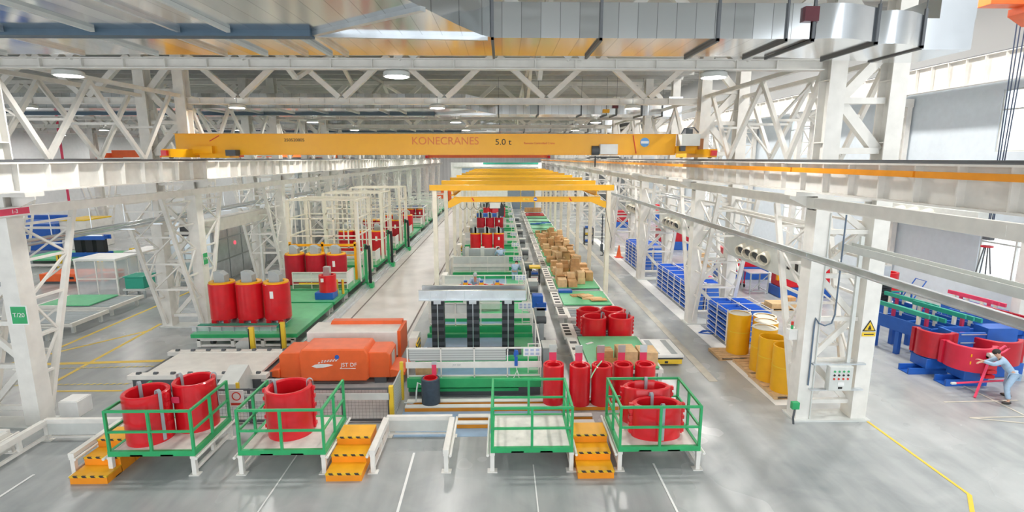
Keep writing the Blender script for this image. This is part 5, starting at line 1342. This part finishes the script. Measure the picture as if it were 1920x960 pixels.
# ------------------------------------------------------------------ signs and boxes on the columns
def sign(name, label, loc, w, h, m, txt, tsize, rz=0, border=True, tm=None):
    t = T(name, label, 'sign', loc, rz)
    MB().box(-w/2-.03, w/2+.03, -.012, 0, -h/2-.03, h/2+.03).build('border', WPRINT, t); MB().box(-w/2, w/2, -.018, -.012, -h/2, h/2).build('plate', m, t)
    if txt: text(txt, t, (0, -.022, 0), tsize, tm or WPRINT)
    return t
sign('column_sign', 'green column sign reading T/20 on the front left column', (XL+.34, BAY[0]-.255, 3.3), .40, .48, GREEN, 'T/20', .17)
sign('column_sign', 'green column sign on the second left column', (XL+.235, BAY[1], 3.1), .34, .5, GREEN, 'T/19', .16, pi/2)
sign('beam_sign', 'pink red sign ending in 1-3 on the left box beam', (XL+.61, 14.3, 6.12), .9, .17, PINK, '1-3', .15, pi/2)
t = T('warning_sign', 'yellow warning triangle above a yellow strip on the front right column', 'sign', (XR+1.62, BAY[0]-.255, 2.72))
MB().prism([(-.19,-.02),(.19,-.02),(0,.31)], 'y', -.012, 0).build('black_triangle', INK, t, smooth=False); MB().prism([(-.145,.01),(.145,.01),(0,.262)], 'y', -.017, -.012).build('yellow_triangle', YEL, t, smooth=False)
MB().prism([(-.05,.03),(.05,.03),(.03,.1),(0,.17),(-.03,.1)], 'y', -.022, -.017).build('symbol', INK, t); MB().box(-.19, .19, -.012, 0, -.17, -.05).build('yellow_strip', YEL, t); MB().box(-.14,.14,-.016,-.012,-.125,-.095).build('print_line', INK, t)
t = T('control_box', 'pale control box with indicator lights on the front right column', 'control box', (XR+.82, BAY[0]-.30, 1.02))
b = MB().box(-.33, .33, -.2, .0, 0, .72).build('housing', PALE, t, bevel=.015)
for i in range(4):
    for j in range(3):
        MB().disc_x((-.2+.13*i, -.205, .36+.11*j), .03, .02, 10, 0, 1).build('button', [REDPRINT, INK, GREEN][j], b)
MB().box(-.06,.06,-.206,-.2,.06,.12).build('label_plate', INK, b); MB().box(-.08,.10,-.206,-.2,.16,.26).build('print_plate', WPRINT, b)
for z in (-.03, .74): MB().box(-.75, .75, -.08, .04, z-.02, z+.02).build('mounting_rail', STEEL, t)
t = T('signal_box', 'small white signal box with a red and green light on the column brace', 'control box', (XR-.35, BAY[0]+.15, 2.35))
MB().box(-.12, .12, -.1, .1, 0, .3).build('housing', WPRINT, t); MB().cyl((0,0,0), .035, .30, .42, 12).build('green_light', GREEN, t); MB().cyl((0,0,0), .035, .42, .52, 12).build('red_light', REDPRINT, t); MB().box(-.1,.35,.09,.12,.05,.2).build('mount', WHITE, t)
tag(MB().tube([(0,0,1.1),(0,0,2.9),(.02,0,3.1),(.12,0,2.95),(.3,0,2.88),(.48,0,2.95),(.55,0,3.2),(.56,0,6.0)], .022, 8).build('cable', mat('slate_cable', (.12,.17,.24), .5), loc=(XR+.03, BAY[0]-.28, 0)), 'dark cable running down the front right column', 'cable')
tag(MB().tube([(0,0,0),(0,0,6)], .018, 6).build('cable', PALE, loc=(XR+.18, BAY[0]-.27, 0.05)), 'pale cable pipe on the front right column face', 'cable')
t = T('grey_cabinet', 'tall grey electrical cabinet beside the front left column', 'cabinet', (-14.95, 13.6, 0))
MB().box(-.5, .35, -.3, .3, 0, 2.3).build('body', PALE, t, bevel=.01); MB().box(-.02,.03,-.32,-.3,1.1,1.25).build('handle', BLACK, t)
tag(MB().box(-.28,.28,-.28,.28,0,.48).box(-.25,.25,-.25,.25,.48,.5).build('white_plinth', WPRINT, loc=(-12.75, 15.1, 0), bevel=.01), 'white plinth box beside the foot of the front left column', 'box')
t = T('traffic_cone', 'red traffic cone beside the farthest bin rack', 'cone', (8.95, 40.2, 0))
MB().box(-.3,.3,-.3,.3,0,.05).build('base', REDPRINT, t); MB().lathe([(.2,.05),(.04,.95),(0,.96)], n=20).build('cone', ORANGE, t)
t = T('load_trolley', 'black and blue trolley by the third right column', 'trolley', (7.6, 46.5, 0))
for z in (.2, .8, 1.4): MB().box(-.4,.4,-.3,.3,z,z+.1).build('shelf', DARK, t); MB().box(-.3,.3,-.2,.2,z+.1,z+.25).build('load', BLUE if z != .8 else YEL, t)
for x in (-.37,.37):
    for y in (-.27,.27): MB().box(x-.03,x+.03,y-.03,y+.03,0,1.4).build('post', BLACK, t)
tag(MB().tube([(-.2,0,.02),(.2,.15,.02),(.5,-.1,.03),(.1,-.25,.02),(-.3,-.1,.03),(.0,.2,.03),(.45,.1,.02)], .03, 8).build('hose_coil', BLUE, loc=(8.85, 22.2, 0)), 'blue hose lying by the second right column foot', 'hose')
t = T('hose_valve', 'green valve with grey hose at the foot of the front right column', 'valve', (XR-.36, BAY[0]-.42, 0))
MB().box(-.1,.1,-.05,.08,.45,.65).build('valve', GREEN, t); MB().tube([(0,0,.45),(-.06,-.05,.2),(-.02,-.03,.0)], .03, 8).build('hose', DARK, t)
tag(MB().box(-.15,.15,-.15,.15,0,.16).box(-.05,.05,-.05,.05,.16,.2).build('red_box', mat('red_enamel', (.6,.02,.03), .3), loc=(11.15, 23.3, 0)), 'small red box on the floor by the second right column', 'box')

# ------------------------------------------------------------------ people
def skin_mesh(name, pts, edges, radii, sub=2):
    me = bpy.data.meshes.new(name); me.from_pydata(pts, edges, [])
    o = bpy.data.objects.new(name, me); COL.objects.link(o)
    md = o.modifiers.new('skin', 'SKIN'); md.use_smooth_shade = True
    for i, v in enumerate(me.skin_vertices[0].data):
        r = radii[i]; v.radius = r if isinstance(r, tuple) else (r, r); v.use_root = (i == 0)
    s_ = o.modifiers.new('subdivision', 'SUBSURF'); s_.levels = sub; s_.render_levels = sub
    bpy.context.view_layer.update()
    out = bpy.data.meshes.new_from_object(o.evaluated_get(bpy.context.evaluated_depsgraph_get()))
    bpy.data.objects.remove(o); out.name = name
    return out
def person(label, loc, rz, J, hair='hair', capcol=None, shoes=True, scale=1.0, group=None):
    """J: joint positions in metres, figure facing +y"""
    t = T('person', label, 'person', loc, rz, group); t.scale = (scale,)*3
    V = lambda k: Vector(J[k])
    names, edges, rad_ = [], [], []
    pts = []
    def v(p, r): pts.append(tuple(p)); rad_.append(r); return len(pts)-1
    pel = v(V('pelvis'), (.135,.10)); wa = v((V('pelvis')+V('chest'))/2, (.125,.095)); ch = v(V('chest'), (.155,.11)); ne = v(V('neck'), .058)
    up = (V('head')-V('neck')).normalized()
    hb = v(V('neck')+up*.09, (.075,.08)); hm = v(V('head'), (.085,.10)); ht = v(V('head')+up*.09, (.06,.07))
    edges += [(pel,wa),(wa,ch),(ch,ne),(ne,hb),(hb,hm),(hm,ht)]
    for s in ('l', 'r'):
        sh = v(V('sh'+s), .062); el = v(V('el'+s), .046); wr = v(V('wr'+s), .030)
        d = (V('wr'+s)-V('el'+s)).normalized(); pm = v(V('wr'+s)+d*.07, (.038,.018))
        edges += [(ch,sh),(sh,el),(el,wr),(wr,pm)]
        side = d.cross(Vector((0,0,1)));
        if side.length < .2: side = Vector((1,0,0))
        side.normalize(); palm = side.cross(d).normalized()
        for i in range(4):
            off = side*(-.027+.018*i); L = (.072,.082,.078,.062)[i]
            a = v(V('wr'+s)+d*.10+off, .0095); b = v(V('wr'+s)+d*(.10+L*.5)+off-palm*.012, .0085); c = v(V('wr'+s)+d*(.10+L*.8)+off-palm*.038, .0075)
            edges += [(pm,a),(a,b),(b,c)]
        a = v(V('wr'+s)+d*.045+side*.045, .011); b = v(V('wr'+s)+d*.085+side*.06-palm*.015, .009); edges += [(wr,a),(a,b)]
        hp = v(V('hip'+s), .085); kn = v(V('kn'+s), .058); an = v(V('an'+s), .040); toe = v(V('toe'+s), (.042,.03))
        edges += [(pel,hp),(hp,kn),(kn,an),(an,toe)]
    body = skin_mesh('body', pts, edges, rad_)
    mb = MB(); fwd = Vector(J.get('face', (0,1,0))).normalized(); rt = fwd.cross(up).normalized(); hd = V('head')
    vs = [tuple(x.co) for x in body.vertices]; mb.v = vs; mb.f = [list(p.vertices) for p in body.polygons]; mb.m = [0]*len(mb.f)
    mb.ball(hd+fwd*.105-up*.01, .014, .02, .026, 8)
    for s in (-1, 1): mb.ball(hd+rt*s*.088-up*.005, .014, .02, .032, 8)
    o = mb.build('body', SKINM, t)
    m = MB()
    for s in (-1, 1): m.ball(hd+fwd*.098+rt*s*.032+up*.022, .011, .008, .007, 8)
    m.build('eyes', INK, o); MB().ball(hd+fwd*.094-up*.055, .024, .01, .007, 8).build('mouth', mat('lip_'+str(len(bpy.data.materials)), (.45,.16,.14), .6), o)
    def sk(nm, P, E, R_, m_): 
        me = skin_mesh(nm, P, E, R_); mm = MB(); mm.v = [tuple(x.co) for x in me.vertices]; mm.f = [list(p.vertices) for p in me.polygons]; mm.m = [0]*len(mm.f); return mm.build(nm, m_, t)
    top = V('chest')+(V('neck')-V('chest'))*.55
    P = [V('pelvis')+(V('chest')-V('pelvis'))*.05, (V('pelvis')+V('chest'))/2, V('chest'), top]; Rr = [(.165,.13),(.155,.125),(.18,.135),.085]; E = [(0,1),(1,2),(2,3)]
    for s in ('l','r'):
        n = len(P); P += [V('sh'+s), V('el'+s), V('el'+s)+(V('wr'+s)-V('el'+s))*.85]; Rr += [.082, .066, .052]; E += [(2,n),(n,n+1),(n+1,n+2)]
    sk('shirt', [tuple(p) for p in P], E, Rr, DENIM)
    P = [V('pelvis')]; Rr = [(.165,.13)]; E = []
    for s in ('l','r'):
        n = len(P); P += [V('hip'+s), V('kn'+s), V('an'+s)+(V('kn'+s)-V('an'+s))*.12]; Rr += [.105, .082, .072]; E += [(0,n),(n,n+1),(n+1,n+2)]
    sk('trousers', [tuple(p) for p in P], E, Rr, DENIM)
    for s in ('l','r'):
        a = V('an'+s); b = V('toe'+s); d = (b-a); d.z = 0; d.normalize(); m = MB(); g = math.atan2(d.y, d.x)
        m.ball((0,0,.05), .145, .055, .055, 12); 
        so = m.build('shoe', mat('shoe_leather', (.05,.04,.035), .5) if 'shoe_leather' not in MATS else MATS['shoe_leather'], t); so.location = (a.x+d.x*.06, a.y+d.y*.06, min(a.z, b.z)-.045); so.rotation_euler.z = g
    hm_ = MB(); hm_.ball((0,0,0), .098, .112, .095, 14)
    if hair == 'hair': hm_.v = [(x, y, z if z > -.045 or y < 0 else -.045+(z+.045)*.1) for x, y, z in hm_.v]
    ho = hm_.build('hair' if hair == 'hair' else 'cap', HAIRM if hair == 'hair' else (capcol or GREY), t)
    ho.location = tuple(hd+up*.05-fwd*.025); ho.rotation_euler = (-math.asin(max(-1, min(1, up.dot(fwd)*0+up.y))) if True else 0, 0, 0)
    if hair == 'cap': MB().ball((0,.11,-.01), .075, .07, .012, 12).build('peak', capcol or GREY, ho)
    return t
STAND = dict(pelvis=(0,0,.95), chest=(0,.02,1.28), neck=(0,.02,1.47), head=(0,.04,1.62), shl=(-.19,.02,1.40), shr=(.19,.02,1.40), ell=(-.26,.0,1.12), elr=(.26,0,1.12), wrl=(-.25,.12,.88), wrr=(.25,.12,.88),
             hipl=(-.09,0,.90), hipr=(.09,0,.90), knl=(-.10,.03,.50), knr=(.10,.03,.50), anl=(-.11,0,.09), anr=(.11,0,.09), toel=(-.13,.16,.04), toer=(.13,.16,.04))
def pose(**k): d = dict(STAND); d.update(k); return d
# right bay worker: seen from behind and the right, legs apart, arms reaching left to the red coil shell
person('worker in blue workwear reaching towards the red coil shell at the right edge', (15.85, 15.45, 0), rad(62), pose(
    pelvis=(0,-.08,.88), chest=(0,.20,1.20), neck=(0,.31,1.36), head=(.0,.40,1.49), shl=(-.19,.24,1.31), shr=(.19,.22,1.31), ell=(-.26,.50,1.18), elr=(.26,.48,1.12), wrl=(-.12,.74,1.22), wrr=(.10,.70,1.10),
    hipl=(-.10,-.08,.85), hipr=(.10,-.08,.85), knl=(-.24,.10,.48), knr=(.24,-.02,.47), anl=(-.34,.02,.09), anr=(.34,-.16,.09), toel=(-.40,.17,.04), toer=(.42,.0,.04)))
BEND = pose(pelvis=(0,-.1,.90), chest=(0,.2,1.12), neck=(0,.34,1.22), head=(0,.46,1.27), shl=(-.19,.22,1.18), shr=(.19,.22,1.18), ell=(-.24,.40,.95), elr=(.24,.40,.95), wrl=(-.12,.58,.86), wrr=(.12,.58,.86), face=(0,.7,-.7))
person('worker in blue behind the dark red coils at the right edge of the picture', (18.1, 18.6, 0), rad(100), BEND)
person('worker in a grey cap and blue shirt bending over the open red transformer', (-1.3, 25.0, .46), pi, pose(
    pelvis=(0,-.06,.93), chest=(0,.08,1.25), neck=(0,.14,1.43), head=(0,.20,1.57), shl=(-.2,.09,1.36), shr=(.2,.09,1.36), ell=(-.28,.26,1.14), elr=(.28,.26,1.14), wrl=(-.10,.44,1.10), wrr=(.10,.44,1.10), face=(0,.85,-.5)), 'cap', GREY)
person('worker in blue bending over the grey core on the fourth station', (-.1, 33.6, .46), rad(20), BEND)
person('worker in blue stooping behind the rail of the third station', (.72, 30.6, .12), rad(-15), BEND)

tag(MB().box(-.05,.05,-.04,.04,.9,5.4).build('channel_post', PALE, loc=(XR+1.14, BAY[0]-.22, 0)), 'grey vertical channel between the legs of the front right column', 'channel')
